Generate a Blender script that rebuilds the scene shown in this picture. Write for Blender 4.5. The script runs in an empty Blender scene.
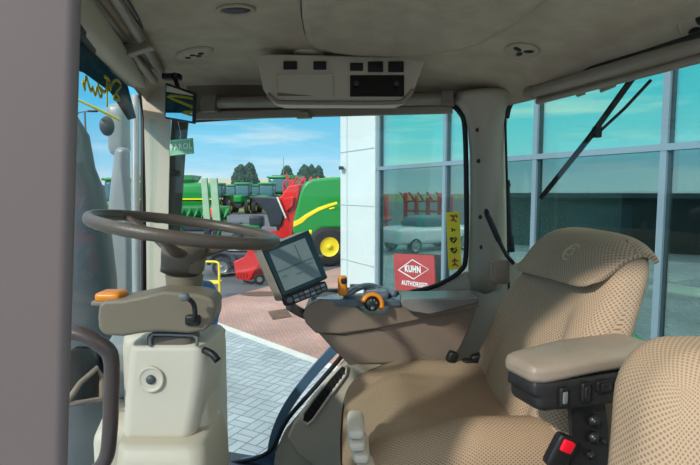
import bpy, bmesh, math, random
from mathutils import Vector, Matrix
random.seed(7)
S = bpy.context.scene
COL = S.collection
PI = math.pi
V = Vector
# ------------------------------------------------------------------ camera frame
EYE = V((0, 0, 2.6)); FOC = 500.0; PITCH = math.atan(41.5/500)
FW = V((0, math.cos(PITCH), -math.sin(PITCH))); UP = V((0, math.sin(PITCH), math.cos(PITCH)))
def ray(px, py):
    return V(((px-350)/FOC, 0, 0)) + UP*(-(py-232.5)/FOC) + FW
def P(px, py, Y):
    d = ray(px, py); return EYE + d*(Y/d.y)
def G(px, py, z=0.0):
    d = ray(px, py); return EYE + d*((z-2.6)/d.z)
def onplane(px, py, p0, n):
    d = ray(px, py); return EYE + d*((p0-EYE).dot(n)/d.dot(n))
# ------------------------------------------------------------------ materials
M = {}
def mat(name, col, rough=.6, metal=0, noise=0, nscale=8, bump=0, bscale=60, spec=.5, coat=0, col2=None):
    m = bpy.data.materials.new(name); m.use_nodes = True
    nt = m.node_tree; b = nt.nodes['Principled BSDF']
    b.inputs['Base Color'].default_value = (*col, 1); b.inputs['Roughness'].default_value = rough
    b.inputs['Metallic'].default_value = metal; b.inputs['Specular IOR Level'].default_value = spec
    b.inputs['Coat Weight'].default_value = coat
    tc = nt.nodes.new('ShaderNodeTexCoord')
    if noise or col2:
        n = nt.nodes.new('ShaderNodeTexNoise'); n.inputs['Scale'].default_value = nscale; n.inputs['Detail'].default_value = 6
        nt.links.new(tc.outputs['Object'], n.inputs['Vector'])
        r = nt.nodes.new('ShaderNodeValToRGB')
        c2 = col2 if col2 else tuple(c*(1-noise) for c in col)
        c1 = col if col2 else tuple(min(1, c*(1+noise*.6)) for c in col)
        r.color_ramp.elements[0].position = .3; r.color_ramp.elements[1].position = .7
        r.color_ramp.elements[0].color = (*c2, 1); r.color_ramp.elements[1].color = (*c1, 1)
        nt.links.new(n.outputs['Fac'], r.inputs['Fac']); nt.links.new(r.outputs['Color'], b.inputs['Base Color'])
    if bump:
        n = nt.nodes.new('ShaderNodeTexNoise'); n.inputs['Scale'].default_value = bscale; n.inputs['Detail'].default_value = 4
        nt.links.new(tc.outputs['Object'], n.inputs['Vector'])
        bp = nt.nodes.new('ShaderNodeBump'); bp.inputs['Strength'].default_value = bump; bp.inputs['Distance'].default_value = .002
        nt.links.new(n.outputs['Fac'], bp.inputs['Height']); nt.links.new(bp.outputs['Normal'], b.inputs['Normal'])
    M[name] = m; return m
def hexc(r, g, b):
    f = lambda c: (c/255/12.92) if c/255 <= .04045 else ((c/255+.055)/1.055)**2.4
    return (f(r), f(g), f(b))
mat('liner', hexc(176,160,138), .95, noise=.12, nscale=14, bump=.6, bscale=160, spec=.1)
mat('liner_seam', hexc(60,56,48), .9)
mat('beige', hexc(188,176,156), .5, noise=.04, nscale=5, bump=.15, bscale=400)
mat('beige_light', hexc(206,194,175), .5, noise=.04, nscale=6, bump=.1, bscale=300)
mat('olive_taupe', hexc(132,118,98), .5, noise=.05, nscale=7, bump=.2, bscale=500)
mat('taupe', hexc(142,122,106), .5, noise=.06, nscale=7, bump=.2, bscale=500)
mat('taupe_dark', hexc(112,98,84), .5, noise=.06, nscale=9, bump=.2, bscale=500)
mat('wheel', hexc(98,84,72), .38, noise=.08, nscale=20, bump=.3, bscale=300)
mat('pillar_near', hexc(112,99,96), .6, noise=.04, nscale=3)
mat('pillar_dark', hexc(92,86,76), .7)
mat('handle', hexc(82,68,64), .35)
mat('black', hexc(22,22,22), .5)
mat('black_gloss', hexc(12,14,16), .18)
mat('black_soft', hexc(34,33,33), .55, noise=.3, nscale=60)
mat('rubber', hexc(18,20,22), .6)
mat('grey', hexc(110,112,112), .5)
mat('grey_metal', hexc(150,150,150), .35, metal=.7)
mat('dark_metal', hexc(60,60,62), .35, metal=.6)
mat('pillar_beige', hexc(160,148,130), .55, noise=.04, nscale=6)
mat('shade', hexc(138,126,110), .35, noise=.03, nscale=5)
mat('frame_sky_tint', hexc(78,104,132), .28, noise=.15, nscale=6, coat=.4)  # sky reflection on the frame put into its blue colour
mat('floor_mat', hexc(58,72,92), .5, noise=.2, nscale=10)
mat('orange', hexc(240,140,24), .35)
mat('red_plastic', hexc(235,20,45), .35)
mat('tray', hexc(96,106,116), .22, noise=.12, nscale=18, coat=.4)
mat('lid', hexc(124,120,116), .3, noise=.08, nscale=9)
mat('pad', hexc(146,132,116), .42, noise=.1, nscale=16, bump=.25, bscale=260)
mat('screen', hexc(128,134,128), .16, noise=.14, nscale=9)
mat('screen_line', hexc(88,96,94), .2)
mat('bezel', hexc(22,36,36), .25)
mat('white', hexc(225,228,228), .5)
mat('tag_green', hexc(140,205,160), .5)
mat('cream', hexc(245,252,238), .5)
mat('yellow_sticker', hexc(255,226,30), .5)
mat('yellow_paint', hexc(190,176,20), .5)
mat('jd_green', hexc(10,140,50), .35, noise=.05, nscale=2, coat=.2)
mat('mid_green', hexc(20,110,60), .45, noise=.3, nscale=3)
mat('pale_green', hexc(160,190,160), .6, noise=.1, nscale=2)
mat('jd_yellow', hexc(250,225,20), .4)
mat('machine_red', hexc(215,30,28), .4, noise=.15, nscale=2)
mat('tyre', hexc(34,34,36), .85, noise=.3, nscale=6)
mat('machine_black', hexc(44,50,60), .45, noise=.3, nscale=2)
mat('cab_glass', hexc(70,110,120), .1)
mat('tree', hexc(40,66,44), .9, noise=.5, nscale=2)
mat('bark', hexc(70,55,40), .9)
mat('safety_yellow', hexc(236,214,30), .4)
mat('blue_cloth', hexc(96,140,190), .7, noise=.2, nscale=20)
mat('clad', hexc(204,214,214), .55, noise=.03, nscale=2)
mat('clad_seam', hexc(165,176,178), .6)
mat('mullion', hexc(118,140,152), .4)
mat('mullion_dark', hexc(40,60,68), .4)
mat('pale_panel', hexc(185,225,205), .7, noise=.06, nscale=1.5)
mat('upper_back', hexc(180,245,222), .6, noise=.08, nscale=.8)
mat('sign_red', hexc(172,62,64), .5)
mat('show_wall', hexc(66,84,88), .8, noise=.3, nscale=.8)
mat('show_floor', hexc(80,88,90), .35)
mat('table_top', hexc(235,222,175), .5)
mat('chair_dark', hexc(30,36,40), .6)
mat('orange_vest', hexc(255,90,40), .7)
mat('skin', hexc(200,150,125), .6)
mat('navy', hexc(30,34,50), .8)
mat('hair', hexc(35,28,24), .8)
mat('car_white', hexc(225,230,235), .25, coat=.5)
mat('stack_grey', hexc(78,82,84), .45, noise=.1, nscale=4)
mat('hood_grey', hexc(150,155,155), .35, noise=.1, nscale=4)
mat('asphalt', hexc(92,96,102), .85, noise=.25, nscale=.8)
mat('kerb', hexc(205,208,204), .8, noise=.1, nscale=3)
mat('grass', hexc(120,130,80), .95, noise=.3, nscale=.3)
mat('rust_brown', hexc(105,80,68), .9, noise=.3, nscale=5)
mat('far_roof', hexc(170,160,140), .8)
mat('emblem', hexc(196,178,140), .6)

def fabric(name, pitch, base, dot, soil=.0):
    m = bpy.data.materials.new(name); m.use_nodes = True; nt = m.node_tree; N = nt.nodes; L = nt.links
    b = N['Principled BSDF']; b.inputs['Roughness'].default_value = .92; b.inputs['Specular IOR Level'].default_value = .15
    uv = N.new('ShaderNodeUVMap'); uv.uv_map = 'UVMap'
    sep = N.new('ShaderNodeSeparateXYZ'); L.new(uv.outputs['UV'], sep.inputs[0])
    def mth(op, a, bb=None):
        n = N.new('ShaderNodeMath'); n.operation = op
        for i, x in enumerate((a, bb)):
            if x is None: continue
            if isinstance(x, (int, float)): n.inputs[i].default_value = x
            else: L.new(x, n.inputs[i])
        return n.outputs[0]
    k = PI/pitch
    a = mth('MULTIPLY', sep.outputs[0], k); c = mth('MULTIPLY', sep.outputs[1], k*1.15)
    s = mth('ADD', a, c); d = mth('SUBTRACT', a, c)
    p = mth('MULTIPLY', mth('SINE', s), mth('SINE', d)); p = mth('ABSOLUTE', p)
    mr = N.new('ShaderNodeMapRange'); mr.inputs[1].default_value = .45; mr.inputs[2].default_value = .8
    L.new(p, mr.inputs[0])
    tc = N.new('ShaderNodeTexCoord')
    nz = N.new('ShaderNodeTexNoise'); nz.inputs['Scale'].default_value = 7; nz.inputs['Detail'].default_value = 5; L.new(tc.outputs['Object'], nz.inputs['Vector'])
    mx0 = N.new('ShaderNodeMixRGB'); mx0.inputs[1].default_value = (*base, 1); mx0.inputs[2].default_value = (*[x*.82 for x in base], 1)
    L.new(nz.outputs['Fac'], mx0.inputs[0])
    mx = N.new('ShaderNodeMixRGB'); L.new(mr.outputs[0], mx.inputs[0]); L.new(mx0.outputs[0], mx.inputs[1]); mx.inputs[2].default_value = (*dot, 1)
    L.new(mx.outputs[0], b.inputs['Base Color'])
    bp = N.new('ShaderNodeBump'); bp.inputs['Strength'].default_value = .5; bp.inputs['Distance'].default_value = .0015; bp.invert = True
    L.new(mr.outputs[0], bp.inputs['Height']); L.new(bp.outputs[0], b.inputs['Normal'])
    M[name] = m
fabric('fabric', .0110, hexc(192,168,140), hexc(150,126,102))
fabric('fabric_seat', .0105, hexc(186,163,137), hexc(138,115,92))
fabric('fabric_plain', .009, hexc(176,150,122), hexc(132,108,84))

def glass(name, tint, refl, rough=0.0, gt=(1, 1, 1)):
    m = bpy.data.materials.new(name); m.use_nodes = True; nt = m.node_tree; nt.nodes.clear()
    o = nt.nodes.new('ShaderNodeOutputMaterial'); t = nt.nodes.new('ShaderNodeBsdfTransparent'); g = nt.nodes.new('ShaderNodeBsdfGlossy')
    t.inputs[0].default_value = (*tint, 1); g.inputs[0].default_value = (*gt, 1); g.inputs['Roughness'].default_value = rough
    mx = nt.nodes.new('ShaderNodeMixShader'); mx.inputs[0].default_value = refl
    nt.links.new(t.outputs[0], mx.inputs[1]); nt.links.new(g.outputs[0], mx.inputs[2]); nt.links.new(mx.outputs[0], o.inputs[0])
    M[name] = m
glass('pane', (.93, .97, .96), .03)
glass('windshield', (.86, .92, .94), .03)
glass('facade_glass', (.46, .66, .66), .30, gt=(.78, .95, .88))
glass('facade_upper', (.65, 1, .93), .55, gt=(.85, 1, .88))
glass('mirror', (0, 0, 0), .95)
glass('visor_band', (.13, .15, .14), .03)

def paving(name, c1, c2, mortar, scale, herring=False, bw=.5, rh=.25, ms=.02):
    m = bpy.data.materials.new(name); m.use_nodes = True; nt = m.node_tree; N = nt.nodes; L = nt.links
    b = N['Principled BSDF']; b.inputs['Roughness'].default_value = .85
    tc = N.new('ShaderNodeTexCoord'); mp = N.new('ShaderNodeMapping'); mp.inputs['Rotation'].default_value = (0, 0, math.radians(28))
    L.new(tc.outputs['Object'], mp.inputs[0])
    if not herring:
        br = N.new('ShaderNodeTexBrick'); br.inputs['Color1'].default_value = (*c1, 1); br.inputs['Color2'].default_value = (*c2, 1)
        br.inputs['Mortar'].default_value = (*mortar, 1); br.inputs['Scale'].default_value = scale; br.inputs['Mortar Size'].default_value = ms
        br.inputs['Brick Width'].default_value = bw; br.inputs['Row Height'].default_value = rh
        L.new(mp.outputs[0], br.inputs[0]); src = br.outputs['Color']
    else:   # 45-degree basket of paired bricks: two brick patterns in a checker
        ch = N.new('ShaderNodeTexChecker'); ch.inputs['Scale'].default_value = scale
        mp2 = N.new('ShaderNodeMapping'); mp2.inputs['Rotation'].default_value = (0, 0, PI/2); L.new(mp.outputs[0], mp2.inputs[0])
        outs = []
        for src_ in (mp, mp2):
            br = N.new('ShaderNodeTexBrick'); br.offset = 0; br.inputs['Color1'].default_value = (*c1, 1); br.inputs['Color2'].default_value = (*c2, 1)
            br.inputs['Mortar'].default_value = (*mortar, 1); br.inputs['Scale'].default_value = scale; br.inputs['Mortar Size'].default_value = ms
            br.inputs['Brick Width'].default_value = 1.0; br.inputs['Row Height'].default_value = .5
            L.new(src_.outputs[0], br.inputs[0]); outs.append(br.outputs['Color'])
        L.new(mp.outputs[0], ch.inputs[0]); mx = N.new('ShaderNodeMixRGB'); L.new(ch.outputs['Fac'], mx.inputs[0])
        L.new(outs[0], mx.inputs[1]); L.new(outs[1], mx.inputs[2]); src = mx.outputs[0]
    nz = N.new('ShaderNodeTexNoise'); nz.inputs['Scale'].default_value = 1.1; nz.inputs['Detail'].default_value = 8; L.new(tc.outputs['Object'], nz.inputs['Vector'])
    mr = N.new('ShaderNodeMapRange'); mr.inputs[1].default_value = .3; mr.inputs[2].default_value = .7; mr.inputs[3].default_value = .78; mr.inputs[4].default_value = 1.15
    L.new(nz.outputs['Fac'], mr.inputs[0])
    mm = N.new('ShaderNodeMixRGB'); mm.blend_type = 'MULTIPLY'; mm.inputs[0].default_value = 1; L.new(src, mm.inputs[1]); L.new(mr.outputs[0], mm.inputs[2])
    L.new(mm.outputs[0], b.inputs['Base Color']); M[name] = m
paving('paving_grey', hexc(168,178,186), hexc(150,162,170), hexc(112,122,130), 4.2, herring=True, ms=.035)
paving('paving_red', hexc(206,150,134), hexc(168,144,140), hexc(138,120,114), 5, ms=.035)

# ------------------------------------------------------------------ object helpers
def rootloc(o):
    while o.parent: o = o.parent
    return o.location.copy()
def obj(name, bm, m, parent=None, smooth=True, bevel=0, seg=2, subd=0, origin=None, solid=0):
    bmesh.ops.recalc_face_normals(bm, faces=bm.faces)
    if parent: off = rootloc(parent)
    else:
        if origin is None:
            xs = [v.co for v in bm.verts]
            origin = V((sum(v.x for v in xs)/len(xs), sum(v.y for v in xs)/len(xs), min(v.z for v in xs)))
        off = V(origin)
    bmesh.ops.translate(bm, verts=bm.verts, vec=-off)
    me = bpy.data.meshes.new(name); bm.to_mesh(me); bm.free()
    if smooth:
        for p in me.polygons: p.use_smooth = True
    o = bpy.data.objects.new(name, me); COL.objects.link(o)
    me.materials.append(M[m] if isinstance(m, str) else m)
    if parent: o.parent = parent
    else: o.location = off
    if solid:
        s = o.modifiers.new('solid', 'SOLIDIFY'); s.thickness = solid; s.offset = 0
    if bevel:
        b = o.modifiers.new('bevel', 'BEVEL'); b.width = bevel; b.segments = seg; b.limit_method = 'ANGLE'; b.angle_limit = math.radians(38)
    if subd:
        b = o.modifiers.new('sub', 'SUBSURF'); b.levels = subd; b.render_levels = subd
    if smooth and not subd:
        wn = o.modifiers.new('wn', 'WEIGHTED_NORMAL'); wn.keep_sharp = True
    return o
def thing(name, label, cat, loc, group=None):
    o = bpy.data.objects.new(name, None); COL.objects.link(o); o.location = V(loc); o.empty_display_size = .05
    o['label'] = label; o['category'] = cat
    if group: o['group'] = group
    return o
def tag(o, label, cat, group=None, kind=None):
    o['label'] = label; o['category'] = cat
    if group: o['group'] = group
    if kind: o['kind'] = kind
    return o
def struct(o, label=None):
    o['kind'] = 'structure'
    return o
def copy_tree(o, parent=None):
    c = o.copy(); COL.objects.link(c); c.parent = parent
    for ch in list(o.children): copy_tree(ch, c)
    return c
# shapes
def prism(pts, vec, bm=None):
    bm = bm or bmesh.new(); vec = V(vec)
    a = [bm.verts.new(p) for p in pts]; b = [bm.verts.new(V(p)+vec) for p in pts]
    bm.faces.new(a); bm.faces.new(b[::-1]); n = len(pts)
    for i in range(n): bm.faces.new((a[i], a[(i+1) % n], b[(i+1) % n], b[i]))
    return bm
def loft(rings, bm=None, caps=True, closed=False):
    bm = bm or bmesh.new(); R = [[bm.verts.new(p) for p in r] for r in rings]; n = len(rings[0])
    m = len(R)
    for i in range(m if closed else m-1):
        for j in range(n): bm.faces.new((R[i][j], R[i][(j+1) % n], R[(i+1) % m][(j+1) % n], R[(i+1) % m][j]))
    if caps and not closed: bm.faces.new(R[0][::-1]); bm.faces.new(R[-1])
    return bm
def catmull(pts, k=6):
    pts = [V(p) for p in pts]; out = []
    for i in range(len(pts)-1):
        p0 = pts[max(i-1, 0)]; p1 = pts[i]; p2 = pts[i+1]; p3 = pts[min(i+2, len(pts)-1)]
        for j in range(k):
            t = j/k; out.append(.5*((2*p1)+(-p0+p2)*t+(2*p0-5*p1+4*p2-p3)*t*t+(-p0+3*p1-3*p2+p3)*t**3))
    out.append(pts[-1]); return out
def tube(pts, r, seg=10, smooth=0, bm=None, closed=False, flat=1, upv=None):
    if smooth: pts = catmull(pts, smooth)
    pts = [V(p) for p in pts]; n = len(pts); rings = []
    prev = None
    for i, p in enumerate(pts):
        if closed: t = pts[(i+1) % n]-pts[i-1]
        else: t = pts[min(i+1, n-1)]-pts[max(i-1, 0)]
        t.normalize()
        if prev is None:
            a = V(upv) if upv else (V((0, 0, 1)) if abs(t.z) < .9 else V((1, 0, 0)))
            u = (a-t*a.dot(t)).normalized()
        else: u = (prev-t*prev.dot(t)).normalized()
        prev = u; w = t.cross(u)
        rr = r[min(int(i*len(r)/n), len(r)-1)] if isinstance(r, (list, tuple)) else r
        rings.append([p+(u*math.cos(2*PI*k/seg)*flat+w*math.sin(2*PI*k/seg))*rr for k in range(seg)])
    return loft(rings, bm, closed=closed)
def tube_r(pts, radii, seg=12, bm=None):
    pts = [V(p) for p in pts]; n = len(pts); rings = []; prev = None
    for i, p in enumerate(pts):
        t = (pts[min(i+1, n-1)]-pts[max(i-1, 0)]).normalized()
        a = prev if prev else (V((0, 0, 1)) if abs(t.z) < .9 else V((1, 0, 0)))
        u = (a-t*a.dot(t)).normalized(); prev = u; w = t.cross(u)
        rings.append([p+(u*math.cos(2*PI*k/seg)+w*math.sin(2*PI*k/seg))*radii[i] for k in range(seg)])
    return loft(rings, bm)
def frame(o, x, y=None, z=None):
    x = V(x).normalized()
    if y is not None:
        y = V(y); y = (y-x*y.dot(x)).normalized(); z = x.cross(y)
    else:
        z = V(z); z = (z-x*z.dot(x)).normalized(); y = z.cross(x)
    m = Matrix.Identity(4)
    for i in range(3): m[i][0] = x[i]; m[i][1] = y[i]; m[i][2] = z[i]; m[i][3] = o[i]
    return m
def box(c, s, mw=None, bm=None):
    bm = bm or bmesh.new(); vs = []
    for dx, dy, dz in ((-1,-1,-1),(1,-1,-1),(1,1,-1),(-1,1,-1),(-1,-1,1),(1,-1,1),(1,1,1),(-1,1,1)):
        p = V((c[0]+dx*s[0]/2, c[1]+dy*s[1]/2, c[2]+dz*s[2]/2))
        vs.append(bm.verts.new(mw @ p if mw else p))
    for f in ((0,3,2,1),(4,5,6,7),(0,1,5,4),(1,2,6,5),(2,3,7,6),(3,0,4,7)): bm.faces.new([vs[i] for i in f])
    return bm
def lathe(prof, mw, seg=28, bm=None, cap=True):     # prof: (r, z) in local frame
    rings = [[mw @ V((r*math.cos(2*PI*k/seg), r*math.sin(2*PI*k/seg), z)) for k in range(seg)] for r, z in prof]
    return loft(rings, bm, caps=cap)
def cyl(a, b, r, seg=16, bm=None, r2=None):
    return tube_r([a, b], [r, r2 if r2 is not None else r], seg, bm)
def rbox(s, r, cuts=12, deform=None, mw=None):
    """rounded box with box-projected UVs in metres, then deformed"""
    bm = bmesh.new(); bmesh.ops.create_cube(bm, size=2)
    bmesh.ops.subdivide_edges(bm, edges=bm.edges, cuts=cuts, use_grid_fill=True)
    uvl = bm.loops.layers.uv.new('UVMap'); h = V(s)/2
    for f in bm.faces:
        n = f.normal; k = max(range(3), key=lambda i: abs(n[i]))
        for l in f.loops:
            c = l.vert.co
            q = [c[i]*h[i] for i in range(3) if i != k]
            l[uvl].uv = (q[0], q[1])
    for v in bm.verts:
        p = V([v.co[i]*h[i] for i in range(3)])
        inner = V([max(-(h[i]-r[i]), min(h[i]-r[i], p[i])) for i in range(3)]) if not isinstance(r, (int, float)) else V([max(-(h[i]-r), min(h[i]-r, p[i])) for i in range(3)])
        d = p-inner; rr = r if isinstance(r, (int, float)) else None
        if rr:
            if d.length > 1e-9:
                m_ = max(abs(d.x), abs(d.y), abs(d.z)); d = d.normalized()*m_
        else:
            e = V([d[i]/r[i] if r[i] > 0 else 0 for i in range(3)])
            if e.length > 1e-9:
                m_ = max(abs(x) for x in e); e = e.normalized()*m_; d = V([e[i]*r[i] for i in range(3)])
        v.co = inner+d
    if deform:
        for v in bm.verts: v.co = V(deform(v.co.copy()))
    if mw: bm.transform(mw)
    return bm
def text(name, body, size, mw, m, parent, bold=0.0, ext=.0005, sx=1):
    cu = bpy.data.curves.new(name, 'FONT'); cu.body = body; cu.size = size; cu.align_x = 'CENTER'; cu.align_y = 'CENTER'
    cu.space_character = 1.12; cu.extrude = ext; cu.offset = bold; cu.resolution_u = 3
    t = bpy.data.objects.new(name+'_tmp', cu); COL.objects.link(t)
    dg = bpy.context.evaluated_depsgraph_get(); me = bpy.data.meshes.new_from_object(t.evaluated_get(dg))
    bpy.data.objects.remove(t)
    bm = bmesh.new(); bm.from_mesh(me); bpy.data.meshes.remove(me)
    bm.transform(mw @ Matrix.Diagonal((sx, 1, 1, 1)))
    return obj(name, bm, m, parent, smooth=False)

# ================================================================== CAB SHELL (the room)
def ceil_h(X, Y):
    # plan quad corners: near-left, near-right, far-right, far-left
    yl = (Y-.3)/1.77; xl = -.36-.46*yl
    yr = (Y-.3)/1.40; xr = 1.04-.57*yr
    s = max(0, min(1, (X-xl)/max(.05, xr-xl)))
    yfar = 2.07-.37*s*1.0
    h = .405-.085*s**1.5+.055*math.sin(PI*s)*max(0, min(1, (yfar-Y)/.7+.15))
    e = min(s*(xr-xl), (1-s)*(xr-xl)); e = min(e, yfar-Y)
    if e < .09: h -= .05*(1-max(e, 0)/.09)**2
    return h
def ceil_hit(px, py):
    d = ray(px, py); t = .5
    while t < 3:
        p = EYE+d*t
        if p.z-2.6 >= ceil_h(p.x, p.y): return p
        t += .004
    return EYE+d*1.5
bm = bmesh.new(); NX, NY = 46, 46; grid = []; top = []
for j in range(NY+1):
    t = 1-(1-j/NY)**1.6; row = []
    for i in range(NX+1):
        s = .5-.5*math.cos(PI*i/NX)
        l = V((-.36-.46*t, .3+1.77*t)); r = V((1.04-.57*t, .3+1.40*t)); p = l.lerp(r, s)
        row.append(bm.verts.new((p.x, p.y, 2.6+ceil_h(p.x, p.y))))
    grid.append(row)
for j in range(NY):
    for i in range(NX): bm.faces.new((grid[j][i], grid[j][i+1], grid[j+1][i+1], grid[j+1][i]))
loop = grid[0] + [r[-1] for r in grid[1:]] + grid[-1][-2::-1] + [r[0] for r in grid[-2:0:-1]]
tops = [bm.verts.new((v.co.x, v.co.y, 3.14)) for v in loop]
for i in range(len(loop)): bm.faces.new((loop[i], tops[i], tops[(i+1) % len(loop)], loop[(i+1) % len(loop)]))
bm.faces.new(tops)
ceiling = struct(obj('ceiling', bm, 'liner'))
# moulded raised panel in the middle of the headliner
cp = catmull([ceil_hit(302,-40), ceil_hit(301,-8), ceil_hit(303,20), ceil_hit(311,40), ceil_hit(345,49), ceil_hit(400,51), ceil_hit(455,45), ceil_hit(490,33), ceil_hit(535,2), ceil_hit(560,-22)], 5)
bm = bmesh.new(); n = len(cp); cen = sum(cp, V())/n; rings = []
for k, (sc, dz) in enumerate(((1.0, .01), (.995, -.010), (.97, -.017), (.9, -.019), (.7, -.018), (.4, -.014), (.05, -.010))):
    ring = []
    for p in cp:
        q = cen.lerp(p, sc); q.z = 2.6+ceil_h(q.x, q.y)+dz; ring.append(q)
    rings.append(ring)
loft(rings, bm, caps=False); bmesh.ops.contextual_create(bm, geom=[v for v in bm.verts][-n:])
panel = obj('headliner_panel', bm, 'liner', ceiling)
# dark seam around it
bm = tube([V((p.x, p.y, 2.6+ceil_h(p.x, p.y)-.001)) for p in cp], .0028, 6)
obj('seam', bm, 'liner_seam', panel)

ZT, ZB = 2.98, 1.5
# near door pillar (left edge of the view)
bm = loft([[P(x0, y0, yy) for x0, yy in ((85 if y0 < 200 else 64, .36), (-60, .33), (-60, .46), (70 if y0 < 200 else 52, .46))] for y0 in (-60, 470)])
bm = bmesh.new()
ringA = [P(101,-150,.40), P(-45,-150,.38), P(-45,-150,.5), P(84,-150,.5)]
ringA = [V((p.x, p.y, 3.0)) for p in ringA]
ringB = [P(67,540,.40), P(-70,540,.36), P(-70,540,.5), P(54,540,.5)]
loft([ringA, ringB], bm)
struct(obj('trim_1', bm, 'pillar_near', bevel=.012, seg=4))
# far A pillar
def ring_plan(pts, y):   # pts: (px, Y) -> at image row y of first point's height
    return [P(px, y, Y) for px, Y in pts]
def vring(pts, z):
    return [V((p[0], p[1], z)) for p in pts]
def pl(px, Y): return ((px-350)/500*Y*math.sqrt(1), Y)
bm = loft([[P(147,350,2.02), P(167,350,1.95), P(167,350,2.13), P(147,350,2.13)],
           [P(146,200,2.02), P(169,200,1.95), P(169,200,2.13), P(146,200,2.13)],
           [P(144,120,2.02), P(171,120,1.95), P(171,120,2.13), P(144,120,2.13)],
           [P(140,78,2.02), P(178,78,1.93), P(178,78,2.13), P(140,78,2.13)]])
for v in bm.verts: pass
pA = struct(obj('trim_2', bm, 'beige', bevel=.006))
bm = loft([[P(144,470,2.03), P(168,470,1.96), P(168,470,2.13), P(144,470,2.13)], [P(146,340,2.03), P(168,340,1.96), P(168,340,2.13), P(146,340,2.13)]])
obj('pillar_foot', bm, 'taupe_dark', pA, bevel=.006)
bm = loft([[P(166,470,1.97), P(175,470,2.0), P(175,470,2.12), P(166,470,2.12)],
           [P(168,250,1.97), P(179,250,2.0), P(179,250,2.12), P(168,250,2.12)],
           [P(170,150,1.97), P(186,150,2.0), P(183,150,2.12), P(170,150,2.12)],
           [P(172,112,1.97), P(189,112,2.0), P(190,112,2.12), P(172,112,2.12)]])
obj('pillar_inner_face', bm, 'pillar_dark', pA, bevel=.004)
obj('pillar_plug', cyl(P(173.5,173,1.975), P(173.5,173,1.95), .0125, 16), 'black', pA, bevel=.002)
# B pillar
bm = loft([[P(462,300,1.66), P(484,298,1.60), P(510,296,1.62), P(512,296,1.75), P(462,300,1.75)],
           [P(468,255,1.66), P(484,255,1.60), P(508,255,1.62), P(510,255,1.75), P(468,255,1.75)],
           [P(469,180,1.66), P(483,180,1.60), P(507,180,1.62), P(509,180,1.75), P(469,180,1.75)],
           [P(468,125,1.66), P(481,122,1.60), P(506,118,1.62), P(508,118,1.75), P(468,125,1.75)],
           [P(458,106,1.66), P(476,104,1.58), P(513,99,1.58), P(515,99,1.75), P(458,104,1.75)],
           [P(438,92,1.66), P(470,84,1.50), P(528,84,1.50), P(528,84,1.7), P(438,88,1.75)]])
pB = struct(obj('trim_3', bm, 'pillar_beige', subd=1))
pB.modifiers['sub'].levels = 2
bm = prism([P(482,118,1.597), P(505,116,1.612), P(505,121,1.612), P(482,123,1.597)], (0,.02,0)); bm.free()
for (x, y) in ((477,130), (478,161), (480,217), (481,247)):
    c = P(x, y, 1.625)
    o = obj('screw', lathe([(.0045, 0), (.007, .001), (.0065, .006), (.003, .007)], frame(c, (1,.4,0), z=(-.3,-1,0)), 14), 'black', pB)
# header rails between ceiling and the side glass
sideA, sideB = V((-.80, 2.0, 0)), V((.42, 1.68, 0)); sdir = (sideB-sideA).normalized(); sn = V((sdir.y, -sdir.x, 0))
def W(px, py, off=0): return onplane(px, py, sideA+sn*off, sn)
def tow(py_): pass
bm = prism([W(186,121), W(186,84), W(462,80), W(462,104), W(452,103)], -sn*.06)
hd = struct(obj('trim_4', bm, 'taupe_dark', bevel=.006))
# windshield plane
wA, wB = V((-.84, 1.98, 0)), V((-.5, .9, 0)); wdir = (wB-wA).normalized(); wn = V((-wdir.y, wdir.x, 0))
if wn.x < 0: wn = -wn
def WS(px, py, off=0): return onplane(px, py, wA+wn*off, wn)
# beige liner strip above the windshield
top1 = [V((-.44,.62,2.98)), V((-.56,1.08,3.0)), V((-.70,1.6,3.0)), V((-.83,2.06,2.99))]
bot1 = [WS(84,38,.02)+ (V((-.47,.72,0))-V((-.49,.98,0)))*.8, WS(84,40,.02), WS(112,68,.02), WS(133,88,.02)]
bm = bmesh.new(); rr = []
for a, b in zip(top1, bot1):
    mid = a.lerp(b, .55)+V((.035, 0, 0))
    rr.append([a+V((.05,0,-.005)), mid, b+V((.015,0,0)), b+V((-.03,0,0)), a+V((-.03,0,0))])
loft(rr, bm)
struct(obj('trim_5', bm, 'beige', subd=1))
# rear header
rA, rB = V((.50, 1.66, 0)), V((.80, .95, 0)); rdir = (rB-rA).normalized(); rn = V((rdir.y, -rdir.x, 0))
if rn.x < 0: rn = -rn
def RW(px, py, off=0): return onplane(px, py, rA+rn*off, rn)
hdr = [RW(506,118), RW(510,104), RW(522,92), RW(552,82), RW(600,69), RW(650,54), RW(720,33), RW(800,6)]
bm = tube(hdr, .011, 8, smooth=4)
w3f = bm
# floor and low walls
bm = prism([V((-.75,.35,1.53)), V((.95,.35,1.53)), V((.78,1.0,1.53)), V((.47,1.7,1.53)), V((-.84,2.08,1.53))], (0,0,-.12))
struct(obj('floor', bm, 'floor_mat', bevel=.004))
struct(obj('trim_7', prism([V((-.45,.7,.6)), V((.7,.7,.6)), V((.45,1.5,.6)), V((-.6,1.8,.6))], (0,0,.8)), 'jd_green', bevel=.05))
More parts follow.
